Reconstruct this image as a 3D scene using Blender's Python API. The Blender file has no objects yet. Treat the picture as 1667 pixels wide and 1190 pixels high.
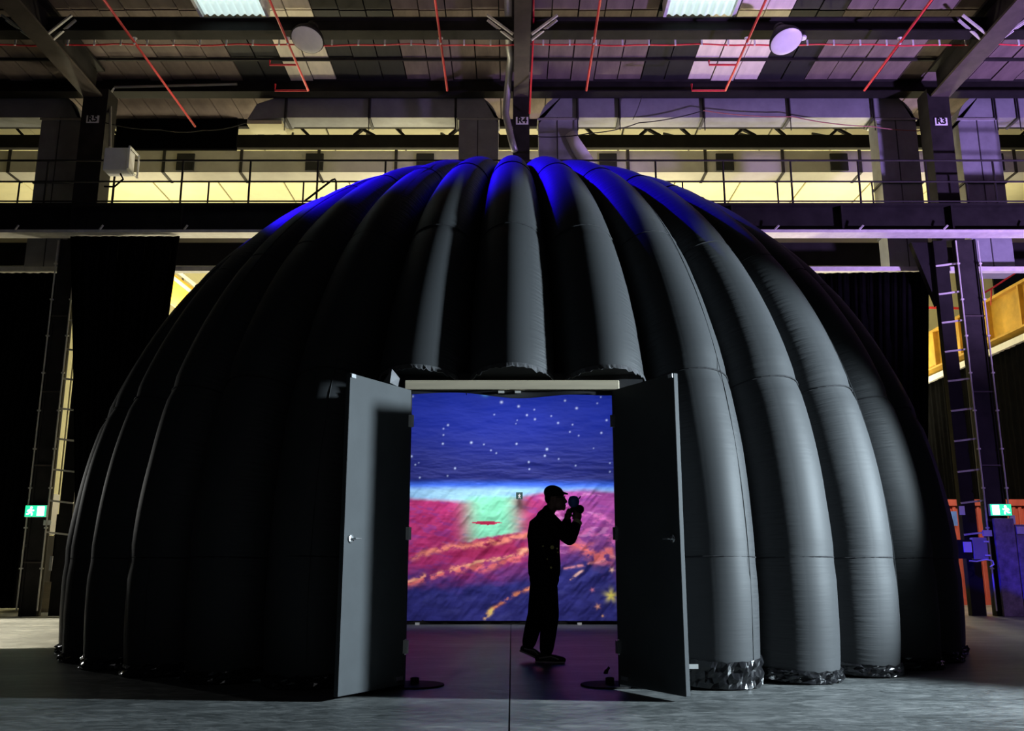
import bpy, bmesh, math, random
import numpy as np
from mathutils import Vector, Matrix, noise

S = bpy.context.scene
COL = S.collection
random.seed(4)
rng = np.random.default_rng(4)
PI = math.pi
R = math.radians

# ------------------------------------------------------------------ camera, world, exposure
FOC = 1480.0
PITCH = math.atan(327 / FOC)
EYE = 0.94
cd = bpy.data.cameras.new('camera')
cam = bpy.data.objects.new('camera', cd)
COL.objects.link(cam)
cam.location = (0, 0, EYE)
cam.rotation_euler = (PI / 2 + PITCH, 0, 0)
cd.sensor_width = 36
cd.lens = FOC / 1667 * 36
cd.clip_start = 0.05
cd.clip_end = 200
S.camera = cam

w = bpy.data.worlds.new('night')
S.world = w
w.use_nodes = True
w.node_tree.nodes['Background'].inputs[0].default_value = (0.5, 0.55, 0.65, 1)
w.node_tree.nodes['Background'].inputs[1].default_value = 0.004

vs = S.view_settings
vs.view_transform = 'Standard'
vs.look = 'None'
vs.gamma = 1
vs.exposure = 0
vs.use_curve_mapping = False


def light(name, kind, loc, aim, energy, color, **k):
    d = bpy.data.lights.new(name, kind)
    d.energy = energy
    d.color = color
    for a, b in k.items():
        setattr(d, a, b)
    o = bpy.data.objects.new(name, d)
    COL.objects.link(o)
    o.location = loc
    v = Vector(aim) - Vector(loc)
    o.rotation_euler = v.to_track_quat('-Z', 'Y').to_euler()
    return o


# cool work light low on the right, grazing the front of the dome
light('work_light', 'SPOT', (10.0, 5.85, 3.1), (0.0, 6.15, 1.95), 11500, (0.74, 0.90, 1.0),
      spot_size=R(48), spot_blend=0.14, shadow_soft_size=0.28)
# deep blue stage light on the crown of the dome
light('blue_stage_light', 'SPOT', (-6.0, 10.8, 11.0), (-1.2, 11.8, 5.8), 24000, (0.012, 0.0, 1.0),
      spot_size=R(45), spot_blend=0.3, shadow_soft_size=0.08)
# purple uplight on the right
light('purple_stage_light', 'SPOT', (14.5, 11.0, 2.0), (9.6, 16.6, 10.6), 11000, (0.56, 0.36, 1.0),
      spot_size=R(68), spot_blend=0.7, shadow_soft_size=0.3)
light('purple_floor_light', 'SPOT', (14.0, 12.5, 4.5), (8.0, 15.5, 1.5), 520, (0.46, 0.28, 1.0),
      spot_size=R(84), spot_blend=0.6, shadow_soft_size=0.2)
# dim warm fill added to lift the hall roof, no lamp hangs there
light('roof_fill', 'AREA', (-1.0, 10.5, 7.6), (-1.0, 10.5, 12), 130, (1.0, 0.78, 0.58),
      shape='DISK', size=2.0)
# warm lamps of the side bay behind the column row
for i, (x, y) in enumerate(((-11.0, 26.5), (-3.2, 26.5), (3.8, 26.5), (11.2, 26.5))):
    light('side_bay_uplight', 'AREA', (x, y, 8.6), (x, y, 13), 350, (1.0, 0.88, 0.50), shape='DISK', size=2.2)
for i, (x, y) in enumerate(((-4.6, 21.6), (0.3, 22.5), (4.6, 21.6))):
    light('side_bay_lamp', 'POINT', (x, y, 4.2), (x, y, 0), 900, (1.0, 0.90, 0.62), shadow_soft_size=0.4)
for x in (-13.0, 12.2):
    light('side_bay_lamp', 'POINT', (x, 31.5, 6.2), (x, 31.5, 0), 1000, (1.0, 0.92, 0.60), shadow_soft_size=0.3)
light('front_fill', 'AREA', (-1.0, -5.5, 5.5), (0, 9, 1), 15, (0.95, 0.95, 1.0), shape='DISK', size=3.0)  # unseen fill added behind the camera to lift the dark front
light('aisle_fill', 'SPOT', (-13.0, 18.4, 6.5), (-8.3, 14.9, 0), 11000, (1.0, 0.90, 0.66),
      spot_size=R(34), spot_blend=0.05, shadow_soft_size=0.05)  # added spot, stands in for warm spill on the left floor

light('left_rim_fill', 'SPOT', (-13.0, 17.0, 3.2), (-5.2, 12.6, 1.8), 380, (0.95, 0.95, 0.9),
      spot_size=R(50), spot_blend=0.5, shadow_soft_size=0.1)  # unseen spot added to draw pale rims on the left tubes
light('aisle_fill', 'SPOT', (12.6, 19.4, 6.2), (11.6, 22.6, 0.6), 1300, (1.0, 0.88, 0.62),
      spot_size=R(70), spot_blend=0.3, shadow_soft_size=0.05)  # added spot that brightens the container and the floor before it


# ------------------------------------------------------------------ helpers
_s, _c = math.sin(PITCH), math.cos(PITCH)


def at(u, v, D=None, z=None):
    """world point seen in the photograph at (u, v), at distance D down the hall or at height z"""
    x = (u - 833.5) / FOC
    y = (595 - v) / FOC
    Y = _c - y * _s
    Z = _s + y * _c
    t = D / Y if D is not None else (z - EYE) / Z
    return Vector((x * t, Y * t, EYE + Z * t))


def nodes(name):
    m = bpy.data.materials.new(name)
    m.use_nodes = True
    return m, m.node_tree, m.node_tree.nodes['Principled BSDF']


def mat(name, col, rough=0.6, metal=0.0, var=0.25, scale=6.0, bump=0.0, spec=0.5, stretch=(1, 1, 1), emit=None, estr=0.0,
        coord='Object', coat=0.0, rvar=0.0):
    m, nt, b = nodes(name)
    b.inputs['Roughness'].default_value = rough
    b.inputs['Metallic'].default_value = metal
    b.inputs['Specular IOR Level'].default_value = spec
    b.inputs['Coat Weight'].default_value = coat
    tc = nt.nodes.new('ShaderNodeTexCoord')
    mp = nt.nodes.new('ShaderNodeMapping')
    mp.inputs['Scale'].default_value = stretch
    nz = nt.nodes.new('ShaderNodeTexNoise')
    nz.inputs['Scale'].default_value = scale
    nz.inputs['Detail'].default_value = 6
    nz.inputs['Roughness'].default_value = 0.62
    nt.links.new(tc.outputs[coord], mp.inputs[0])
    nt.links.new(mp.outputs[0], nz.inputs['Vector'])
    rp = nt.nodes.new('ShaderNodeValToRGB')
    rp.color_ramp.elements[0].position = 0.28
    rp.color_ramp.elements[1].position = 0.72
    lo = [max(0, x * (1 - var)) for x in col]
    hi = [min(1, x * (1 + var)) for x in col]
    rp.color_ramp.elements[0].color = (*lo, 1)
    rp.color_ramp.elements[1].color = (*hi, 1)
    nt.links.new(nz.outputs['Fac'], rp.inputs[0])
    nt.links.new(rp.outputs[0], b.inputs['Base Color'])
    if rvar:
        mr = nt.nodes.new('ShaderNodeMapRange')
        mr.inputs['To Min'].default_value = max(0.02, rough - rvar)
        mr.inputs['To Max'].default_value = rough + rvar
        nt.links.new(nz.outputs['Fac'], mr.inputs['Value'])
        nt.links.new(mr.outputs[0], b.inputs['Roughness'])
    if bump:
        bp = nt.nodes.new('ShaderNodeBump')
        bp.inputs['Strength'].default_value = bump
        bp.inputs['Distance'].default_value = 0.02
        nt.links.new(nz.outputs['Fac'], bp.inputs['Height'])
        nt.links.new(bp.outputs[0], b.inputs['Normal'])
    if emit:
        b.inputs['Emission Color'].default_value = (*emit, 1)
        b.inputs['Emission Strength'].default_value = estr
    return m


class MB:
    def __init__(self):
        self.v, self.f, self.uv = [], [], None

    def add(self, vs_, fs_):
        o = len(self.v)
        self.v += [tuple(p) for p in vs_]
        self.f += [tuple(i + o for i in f) for f in fs_]
        return self

    def box(self, c, s, M=None):
        x, y, z = s[0] / 2, s[1] / 2, s[2] / 2
        p = [Vector((a * x, b * y, d * z)) for d in (-1, 1) for b in (-1, 1) for a in (-1, 1)]
        if M is not None:
            p = [M @ q for q in p]
        c = Vector(c)
        return self.add([c + q for q in p], [(0, 2, 3, 1), (4, 5, 7, 6), (0, 1, 5, 4), (2, 6, 7, 3), (0, 4, 6, 2), (1, 3, 7, 5)])

    def span(self, lo, hi):
        lo, hi = Vector(lo), Vector(hi)
        return self.box((lo + hi) / 2, [abs(a) for a in (hi - lo)])

    def bar(self, p, q, w_, h_, up=(0, 0, 1)):
        p, q = Vector(p), Vector(q)
        d = (q - p).normalized()
        s = d.cross(Vector(up))
        if s.length < 1e-4:
            s = d.cross(Vector((0, 1, 0)))
        s.normalize()
        u = s.cross(d)
        vs_ = []
        for e in (p, q):
            for a, b in ((-1, -1), (1, -1), (1, 1), (-1, 1)):
                vs_.append(e + s * a * w_ / 2 + u * b * h_ / 2)
        return self.add(vs_, [(3, 2, 1, 0), (4, 5, 6, 7), (0, 1, 5, 4), (1, 2, 6, 5), (2, 3, 7, 6), (3, 0, 4, 7)])

    def tube(self, path, r, n=8, cap=True):
        P = [Vector(a) for a in path]
        rr = r if isinstance(r, (list, tuple)) else [r] * len(P)
        ref = None
        vs_, fs_ = [], []
        for i, a in enumerate(P):
            d = (P[min(i + 1, len(P) - 1)] - P[max(i - 1, 0)]).normalized()
            if ref is None:
                ref = d.cross(Vector((0, 0, 1)))
                if ref.length < 1e-3:
                    ref = d.cross(Vector((1, 0, 0)))
            s = (ref - d * ref.dot(d)).normalized()
            ref = s
            u = d.cross(s)
            for k in range(n):
                an = 2 * PI * k / n
                vs_.append(a + (s * math.cos(an) + u * math.sin(an)) * rr[i])
        for i in range(len(P) - 1):
            for k in range(n):
                k2 = (k + 1) % n
                fs_.append((i * n + k, i * n + k2, (i + 1) * n + k2, (i + 1) * n + k))
        if cap:
            fs_.append(tuple(range(n - 1, -1, -1)))
            fs_.append(tuple((len(P) - 1) * n + k for k in range(n)))
        return self.add(vs_, fs_)

    def lathe(self, prof, n=24, M=None, cap=True):
        M = M or Matrix()
        vs_, fs_ = [], []
        for r_, z_ in prof:
            for k in range(n):
                a = 2 * PI * k / n
                vs_.append(M @ Vector((r_ * math.cos(a), r_ * math.sin(a), z_)))
        for i in range(len(prof) - 1):
            for k in range(n):
                k2 = (k + 1) % n
                fs_.append((i * n + k, i * n + k2, (i + 1) * n + k2, (i + 1) * n + k))
        if cap:
            fs_.append(tuple(range(n - 1, -1, -1)))
            fs_.append(tuple((len(prof) - 1) * n + k for k in range(n)))
        return self.add(vs_, fs_)

    def prism(self, poly, a, b):
        """polygon in x,z extruded from depth a to depth b"""
        n = len(poly)
        vs_ = [(x, a, z) for x, z in poly] + [(x, b, z) for x, z in poly]
        fs_ = [tuple(range(n)), tuple(range(2 * n - 1, n - 1, -1))]
        fs_ += [(i, i + n, (i + 1) % n + n, (i + 1) % n) for i in range(n)]
        return self.add(vs_, fs_)

    def grid(self, P, nu, nv, thick=None):
        fs_ = [(j * nu + i, j * nu + i + 1, (j + 1) * nu + i + 1, (j + 1) * nu + i) for j in range(nv - 1) for i in range(nu - 1)]
        return self.add(P, fs_)

    def mesh(self, name, smooth=False):
        me = bpy.data.meshes.new(name)
        me.from_pydata(self.v, [], self.f)
        if smooth:
            me.polygons.foreach_set('use_smooth', [True] * len(me.polygons))
        me.update()
        return me

    def build(self, name, m, parent=None, smooth=False, label=None):
        me = self.mesh(name, smooth)
        me.materials.append(m)
        return link(name, me, parent, label)


def link(name, data, parent=None, label=None):
    o = bpy.data.objects.new(name, data)
    COL.objects.link(o)
    if parent is not None:
        o.parent = parent
        # shapes are written in hall coordinates, a thing stands at its own base
        base = parent
        off = Vector((0, 0, 0))
        while base is not None:
            off += base.location
            base = base.parent
        if data is not None and isinstance(data, bpy.types.Mesh) and data.users == 1 and not data.get('local'):
            data.transform(Matrix.Translation(-off))
    if label:
        o['label'] = label
    return o


def thing(name, label, cat, loc=(0, 0, 0), group=None):
    o = bpy.data.objects.new(name, None)
    COL.objects.link(o)
    o.empty_display_size = 0.2
    o.location = loc
    return tag(o, label, cat, group)


def tag(o, label, cat, group=None):
    o['label'] = label
    o['category'] = cat
    if group:
        o['group'] = group
    return o


def struct(o):
    o['kind'] = 'structure'
    return o


def struct_root(name):
    o = bpy.data.objects.new(name, None)
    COL.objects.link(o)
    return struct(o)


def bevel(o, wd=0.01, seg=2):
    md = o.modifiers.new('bevel', 'BEVEL')
    md.width = wd
    md.segments = seg
    md.limit_method = 'ANGLE'
    return o


def solidify(o, t):
    md = o.modifiers.new('thickness', 'SOLIDIFY')
    md.thickness = t
    md.offset = 0
    return o


# ------------------------------------------------------------------ materials
M_black_steel = mat('black painted steel', (0.012, 0.011, 0.011), 0.7, var=0.4, scale=3, bump=0.1, spec=0.15)
M_brown_steel = mat('dusty brown painted steel', (0.06, 0.048, 0.042), 0.65, var=0.3, scale=3, bump=0.1)
M_dark_steel = mat('dusty dark painted steel', (0.022, 0.020, 0.020), 0.7, var=0.45, scale=2.5, bump=0.15, spec=0.2)
M_flange = mat('pale painted flange', (0.62, 0.60, 0.56), 0.5, var=0.15)
M_duct = mat('galvanised duct sheet', (0.30, 0.31, 0.34), 0.5, metal=0.35, var=0.2, scale=2.2, bump=0.05)
M_duct_flange = mat('dark duct flange', (0.05, 0.05, 0.055), 0.6)
M_brown_panel = mat('brown fibre roof board', (0.165, 0.128, 0.112), 0.85, var=0.3, scale=2.5, bump=0.1, coord='Generated')
M_black_panel = mat('black roof sheet', (0.012, 0.012, 0.014), 0.7, var=0.3, coord='Generated')
M_cream_panel = mat('cream translucent roof sheet', (0.86, 0.78, 0.64), 0.7, var=0.15, scale=3, coord='Generated')
M_sky = mat('backlit corrugated skylight', (0.6, 0.7, 0.7), 0.4, emit=(0.78, 1.0, 0.96), estr=0.75, var=0.3, scale=9, stretch=(6, 1, 1))
M_cream = mat('cream painted lining', (0.80, 0.75, 0.50), 0.8, var=0.08, scale=1.5)
M_joint = mat('dark lining joint', (0.12, 0.11, 0.08), 0.8)
M_grey_vent = mat('grey duct paint', (0.32, 0.31, 0.29), 0.7, var=0.15, scale=1.2)
M_hole = mat('black grille', (0.004, 0.004, 0.005), 0.9)
M_red = mat('red sprinkler pipe paint', (0.75, 0.03, 0.05), 0.4, var=0.15)
M_white = mat('white enamel', (0.82, 0.82, 0.80), 0.4, var=0.06)
M_grey_metal = mat('grey zinc metal', (0.42, 0.42, 0.42), 0.4, metal=0.5, var=0.15)
M_chrome = mat('bright steel', (0.75, 0.76, 0.78), 0.25, metal=0.9, var=0.08)
M_drape = mat('black wool drape', (0.0035, 0.0035, 0.0038), 0.95, var=0.3, spec=0.0)
M_yellow = mat('yellow crane paint', (0.62, 0.36, 0.05), 0.5, var=0.3, scale=1.5)
M_container = mat('red container paint', (0.42, 0.07, 0.05), 0.5, var=0.35, scale=3, stretch=(1, 1, 0.2))
M_ply = mat('grimy column boarding', (0.20, 0.17, 0.19), 0.7, var=0.6, scale=6, bump=0.1)
M_wood = mat('pale timber', (0.62, 0.53, 0.38), 0.6, var=0.15, scale=4, stretch=(0.3, 4, 4))
M_door = mat('satin black door board', (0.055, 0.060, 0.064), 0.6, var=0.12, scale=4, rvar=0.05, spec=0.2)
M_vinyl = mat('glossy black vinyl', (0.014, 0.014, 0.016), 0.16, var=0.3, scale=8, bump=0.3, coat=0.3)
M_flap = mat('frayed grey vinyl', (0.10, 0.10, 0.105), 0.35, var=0.3, scale=30)
M_lining = mat('black dome lining', (0.010, 0.010, 0.013), 0.8, var=0.2)
M_green = mat('lit green sign face', (0.0, 0.5, 0.25), 0.4, emit=(0.03, 0.85, 0.36), estr=1.3, var=0.05)
M_signwhite = mat('lit white sign pictogram', (0.9, 1, 0.95), 0.4, emit=(0.85, 1.0, 0.93), estr=4.5, var=0.02)
M_label = mat('white label plate', (0.93, 0.93, 0.93), 0.5, var=0.05, emit=None)
M_ink = mat('black label ink', (0.008, 0.008, 0.01), 0.6)
M_blue_plastic = mat('blue plastic', (0.12, 0.26, 0.8), 0.3, var=0.1)
M_gold = mat('gold metal fleck', (0.95, 0.75, 0.2), 0.3)
M_cloth = mat('black clothing', (0.006, 0.006, 0.007), 0.85, var=0.3, scale=20, spec=0.2)
M_skin = mat('skin', (0.28, 0.16, 0.12), 0.5, var=0.08, scale=20)
M_shoe = mat('dark shoe leather', (0.03, 0.026, 0.028), 0.5)
M_sole = mat('pale shoe trim', (0.50, 0.48, 0.46), 0.6)


def floor_material():
    m, nt, b = nodes('worn dark concrete')
    tc = nt.nodes.new('ShaderNodeTexCoord')
    mp = nt.nodes.new('ShaderNodeMapping')
    mp.inputs['Scale'].default_value = (0.6, 1.5, 1)
    nt.links.new(tc.outputs['Object'], mp.inputs[0])
    n1 = nt.nodes.new('ShaderNodeTexNoise')
    n1.inputs['Scale'].default_value = 0.9
    n1.inputs['Detail'].default_value = 8
    n1.inputs['Roughness'].default_value = 0.7
    n2 = nt.nodes.new('ShaderNodeTexNoise')
    n2.inputs['Scale'].default_value = 9.0
    n2.inputs['Detail'].default_value = 8
    n2.inputs['Roughness'].default_value = 0.75
    n2.inputs['Distortion'].default_value = 1.2
    n3 = nt.nodes.new('ShaderNodeTexNoise')
    n3.inputs['Scale'].default_value = 30
    n3.inputs['Detail'].default_value = 4
    for n in (n1, n2, n3):
        nt.links.new(mp.outputs[0], n.inputs['Vector'])
    a = nt.nodes.new('ShaderNodeMix')
    a.data_type = 'FLOAT'
    a.inputs[0].default_value = 0.6
    nt.links.new(n1.outputs['Fac'], a.inputs[2])
    nt.links.new(n2.outputs['Fac'], a.inputs[3])
    rp = nt.nodes.new('ShaderNodeValToRGB')
    e = rp.color_ramp.elements
    e[0].position = 0.40
    e[0].color = (0.055, 0.060, 0.060, 1)
    e[1].position = 0.61
    e[1].color = (0.27, 0.275, 0.27, 1)
    x = e.new(0.5)
    x.color = (0.125, 0.132, 0.132, 1)
    nt.links.new(a.outputs[0], rp.inputs[0])
    nt.links.new(rp.outputs[0], b.inputs['Base Color'])
    mr = nt.nodes.new('ShaderNodeMapRange')
    mr.inputs['From Min'].default_value = 0.3
    mr.inputs['From Max'].default_value = 0.7
    mr.inputs['To Min'].default_value = 0.30
    mr.inputs['To Max'].default_value = 0.55
    b.inputs['Specular IOR Level'].default_value = 0.3
    nt.links.new(n2.outputs['Fac'], mr.inputs['Value'])
    nt.links.new(mr.outputs[0], b.inputs['Roughness'])
    bp = nt.nodes.new('ShaderNodeBump')
    bp.inputs['Strength'].default_value = 0.22
    bp.inputs['Distance'].default_value = 0.015
    nt.links.new(n2.outputs['Fac'], bp.inputs['Height'])
    nt.links.new(bp.outputs[0], b.inputs['Normal'])
    return m


def fabric_material():
    """black coated nylon, fine gathers running across each tube, strongest near its edges"""
    m, nt, b = nodes('black coated nylon')
    b.inputs['Base Color'].default_value = (0.040, 0.042, 0.045, 1)
    b.inputs['Roughness'].default_value = 0.6
    b.inputs['Specular IOR Level'].default_value = 0.31
    uv = nt.nodes.new('ShaderNodeUVMap')
    uv.uv_map = 'UVMap'
    mp = nt.nodes.new('ShaderNodeMapping')
    mp.inputs['Scale'].default_value = (1.3, 11.0, 1)
    nz = nt.nodes.new('ShaderNodeTexNoise')
    nz.inputs['Scale'].default_value = 2.2
    nz.inputs['Detail'].default_value = 4
    nt.links.new(uv.outputs[0], mp.inputs[0])
    nt.links.new(mp.outputs[0], nz.inputs['Vector'])
    sp = nt.nodes.new('ShaderNodeSeparateXYZ')
    nt.links.new(uv.outputs[0], sp.inputs[0])
    d = nt.nodes.new('ShaderNodeMath')
    d.operation = 'SUBTRACT'
    d.inputs[1].default_value = 0.5
    nt.links.new(sp.outputs[0], d.inputs[0])
    ab = nt.nodes.new('ShaderNodeMath')
    ab.operation = 'ABSOLUTE'
    nt.links.new(d.outputs[0], ab.inputs[0])
    mr = nt.nodes.new('ShaderNodeMapRange')
    mr.inputs['From Min'].default_value = 0.12
    mr.inputs['From Max'].default_value = 0.48
    mr.inputs['To Min'].default_value = 0.06
    mr.inputs['To Max'].default_value = 1.0
    nt.links.new(ab.outputs[0], mr.inputs['Value'])
    mu = nt.nodes.new('ShaderNodeMath')
    mu.operation = 'MULTIPLY'
    nt.links.new(nz.outputs['Fac'], mu.inputs[0])
    nt.links.new(mr.outputs[0], mu.inputs[1])
    bp = nt.nodes.new('ShaderNodeBump')
    bp.inputs['Strength'].default_value = 0.55
    bp.inputs['Distance'].default_value = 0.05
    nt.links.new(mu.outputs[0], bp.inputs['Height'])
    nt.links.new(bp.outputs[0], b.inputs['Normal'])
    return m


M_floor = floor_material()
M_fabric = fabric_material()

# ------------------------------------------------------------------ setting: floor, roof, side bay
floor = struct(MB().span((-30, -6, -0.4), (30, 40, -0.12)).build('floor', M_hole))
for x0, x1 in ((-30, -0.022), (-0.012, 30)):
    MB().span((x0, -6, -0.12), (x1, 40, 0)).build('concrete_slab', M_floor, floor)

ceiling = struct_root('ceiling')
PW = 0.53
BAY = 9.3
COLX = (-9.2, 0.2, 9.4)


def strip_of(x):
    """which kind of roof sheet covers this part of a bay"""
    k = (x + 9.2) / BAY
    t = (k - math.floor(k)) * BAY
    if 3.05 < t <= 4.08:
        return 1
    if 4.08 < t <= 5.22:
        return 2
    if 5.22 < t <= 6.55:
        return 1
    return 0


pmesh = {}
for row, (d0, d1) in enumerate(((12.2, 16.08), (16.13, 18.78), (18.84, 20.6))):
    for kind, m in enumerate((M_brown_panel, M_black_panel, M_cream_panel)):
        b = MB().box((0, 0, 0.02), (PW - 0.025, d1 - d0, 0.04))
        me = b.mesh('roof_panel')
        me['local'] = 1
        me.materials.append(m)
        pmesh[row, kind] = me
for row, (d0, d1) in enumerate(((12.2, 16.08), (16.13, 18.78), (18.84, 20.6))):
    for i in range(-27, 28):
        x = i * PW
        k = strip_of(x)
        if row == 0 and (-6.05 < x < -4.8 or 3.0 < x < 4.25):
            continue
        if row == 2:
            k = 0
        o = link('roof_panel', pmesh[row, k], ceiling)
        o.location = (x, (d0 + d1) / 2, 11.72 + 0.008 * (i % 3))
# opaque deck that closes the roof above the boards
MB().span((-16, 11, 11.84), (16, 20.8, 11.95)).build('roof_deck', M_black_steel, ceiling)
# corrugated skylights set between the boards
for x0, x1 in ((-6.05, -4.85), (3.05, 4.3)):
    n = 41
    P = []
    for yy in (12.2, 16.0):
        for i in range(n):
            t = i / (n - 1)
            P.append((x0 + (x1 - x0) * t, yy, 11.55 + 0.025 * math.sin(t * 2 * PI * 8)))
    o = MB().grid(P, n, 2).build('skylight_sheet', M_sky, ceiling, smooth=True, label='pale corrugated skylight sheet')
    solidify(o, 0.006)
    MB().span((x0 - 0.08, 12.2, 11.48), (x0 - 0.02, 16.0, 11.80)).build('skylight_frame', M_white, ceiling)
    MB().span((x1 + 0.02, 12.2, 11.48), (x1 + 0.08, 16.0, 11.80)).build('skylight_frame', M_white, ceiling)
# bulkhead closing the roof behind the columns
struct(MB().span((-16, 20.65, 11.55), (16, 20.78, 13.6)).build('trim_1', M_black_steel))

# side bay: lining in strips, back wall
ceil_b = struct_root('ceiling_back')
for i in range(-9, 10):
    for a, b_ in ((20.9, 26.0), (26.05, 31.0), (31.05, 36)):
        MB().span((i * 2.1 - 1.02, a, 13.0), (i * 2.1 + 1.02, b_, 13.06)).build('lining_panel', M_cream, ceil_b)
MB().span((-20, 20.8, 13.1), (20, 36.2, 13.2)).build('lining_deck', M_joint, ceil_b)
wall_b = struct(MB().span((-20, 36.1, 0), (20, 36.3, 13.1)).build('wall_back', M_joint))
for i in range(-9, 10):
    MB().span((i * 2.1 - 1.0, 36.02, 0), (i * 2.1 + 1.0, 36.1, 13.0)).build('wall_panel', M_cream, wall_b)

# ------------------------------------------------------------------ roof beams, columns, girder
beam_names = ('beam meeting the column marked R5, at upper left', 'beam meeting the column marked R4, at the centre',
              'beam meeting the column marked R3, at upper right')
for x, nm in zip(COLX, beam_names):
    t = thing('roof_beam', 'dark steel roof ' + nm, 'beam', (x, 15.0, 11.0), 'roof beams running down the hall')
    MB().span((x - 0.045, 9.5, 11.05), (x + 0.045, 18.2, 11.60)).build('web', M_dark_steel, t)
    fw = 0.16 if x == 0.2 else 0.21
    MB().span((x - fw, 9.5, 11.0), (x + fw, 18.2, 11.05)).build('bottom_flange', M_brown_steel, t)
    MB().span((x - 0.21, 9.5, 11.60), (x + 0.21, 18.2, 11.66)).build('top_flange', M_dark_steel, t)
    for sgn in (-1, 1):
        for dd in (0, 0.2):
            MB().bar((x + sgn * 0.18, 15.85 + dd, 11.03), (x + sgn * 0.68, 15.72 + dd * 0.8, 11.36), 0.04, 0.04).build('brace', M_flange, t, label='pale diagonal brace')
for D, z0, z1, lb in ((16.1, 11.20, 11.46, 'black steel cross beam above the high bay lamps'),
                      (18.86, 11.44, 11.72, 'black steel cross beam over the tops of the ducts')):
    t = thing('cross_beam', lb, 'beam', (0, D, z0))
    MB().span((-15, D - 0.04, z0), (15, D + 0.04, z1)).build('web', M_black_steel, t)
    MB().span((-15, D - 0.16, z0 - 0.03), (15, D + 0.16, z0)).build('bottom_flange', M_black_steel, t)
    MB().span((-15, D - 0.13, z1), (15, D + 0.13, z1 + 0.03)).build('top_flange', M_dark_steel, t)
for xa, xb in ((-15, -9.26), (-9.14, 0.14), (0.26, 9.34), (9.46, 15)):
    MB().span((xa, 17.82, 11.66), (xb, 17.87, 11.71)).build('purlin', M_dark_steel, ceiling)

FONT_LOC = {}


def letters(txt, loc, size, m, parent, rot=(PI / 2, 0, 0), depth=0.004):
    cu = bpy.data.curves.new('lettering', 'FONT')
    cu.body = txt
    cu.size = size
    cu.align_x = 'CENTER'
    cu.align_y = 'CENTER'
    cu.extrude = depth
    cu.offset = 0.006
    cu.materials.append(m)
    tmp = bpy.data.objects.new('lettering', cu)
    COL.objects.link(tmp)
    me = bpy.data.meshes.new_from_object(tmp.evaluated_get(bpy.context.evaluated_depsgraph_get()))
    bpy.data.objects.remove(tmp)
    bpy.data.curves.remove(cu)
    me.name = 'lettering'
    o = bpy.data.objects.new('lettering', me)
    COL.objects.link(o)
    o.parent = parent
    o.location = Vector(loc) - parent.location
    o.rotation_euler = rot
    return o


col_labels = {
    0: 'black built-up steel column marked R5 with a green exit sign on it',
    1: 'dark steel column marked R4 rising behind the crown of the dome',
    2: 'black built-up steel column marked R3 with purple light on its side'}
for i, x in enumerate(COLX):
    sg = -1 if i == 0 else 1
    t = thing('steel_column', col_labels[i], 'column', (x, 18.55, 0), 'columns in the row behind the dome')
    if i == 1:
        MB().span((x - 0.18, 18.2, 0), (x + 0.18, 18.9, 11.2)).build('post', M_dark_steel, t)
    else:
        oa, ob = ((-9.55, -9.2), (9.38, 9.8))[i // 2]
        ia, ib = ((-9.02, -8.75), (8.95, 9.23))[i // 2]
        ua, ub = ((-9.41, -8.87), (9.12, 9.59))[i // 2]
        for a_, b2 in ((oa, oa + 0.04), (ob - 0.04, ob)):
            MB().span((a_, 18.2, 0), (b2, 18.38, 7.7)).build('post_flange', M_dark_steel, t)
        MB().span((oa + 0.04, 18.23, 0), (ob - 0.04, 18.27, 7.7)).build('cover_plate', M_dark_steel, t)
        MB().span((ia, 18.3, 0), (ib, 18.46, 7.7)).build('inner_post', M_black_steel, t)
        MB().span((ua, 18.22, 7.7), (ub, 18.7, 11.2)).build('upper_post', M_dark_steel, t)
        for z_ in (1.0, 2.9, 4.4, 6.0):
            MB().span((oa - 0.01, 18.19, z_), (ob + 0.01, 18.2, z_ + 0.03)).build('joint_plate', M_brown_steel, t)
        for k in range(10):
            z = 1.55 + k * 0.62
            pa, pb = (ob, ib) if i == 0 else (oa, ia)
            MB().bar((pa, 18.26, z + 0.05), (pb, 18.3, z), 0.035, 0.035).build('batten', M_flange, t, label='pale batten bar')
        ka = ib if i == 0 else ia
        MB().prism([(ka, 7.7), (ka - sg * 0.42, 7.7), (ka, 6.3)], 18.4, 18.55).build('knee_bracket', M_black_steel, t)
        for xx in ((oa - 0.02, ob + 0.03) if i == 0 else (oa - 0.02, ob + 0.02)):
            MB().tube([(xx, 18.16, 0.1), (xx, 18.16, 7.65)], 0.016, 6).build('conduit', M_flange, t, label='thin pale conduit')
            for k in range(9):
                MB().box((xx, 18.16, 0.9 + k * 0.78), (0.06, 0.05, 0.03)).build('conduit_clip', M_flange, t)
    # label plate
    pz = at(849, 195, D=18.15).z
    lx = {0: at(151, 194, D=18.208), 1: at(850, 196.5, D=18.188), 2: at(1532, 198, D=18.208)}[i]
    pl = thing('number_plate', 'white plate with black characters ' + ('R5', 'R4', 'R3')[i] + ' fixed to its column', 'sign', lx, 'column number plates')
    MB().box(lx, (0.27, 0.02, 0.17)).build('plate', M_label, pl)
    letters(('R5', 'R4', 'R3')[i], lx + Vector((0, -0.014, 0)), 0.195, M_ink, pl)
# boarding round the foot of the right column
t = thing('column_boarding', 'grimy dark board casing at the foot of the right column', 'boarding', (9.95, 18.1, 0))
for (a, b_, h_) in ((9.44, 9.83, 1.86), (9.85, 10.6, 1.74)):
    bevel(MB().span((a, 18.05, 0), (b_, 18.12, h_)).build('board', M_ply, t), 0.008)
MB().span((9.86, 18.03, 1.56), (10.06, 18.05, 1.70)).build('notice', M_flange, t, label='pale notice sheet')

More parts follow.
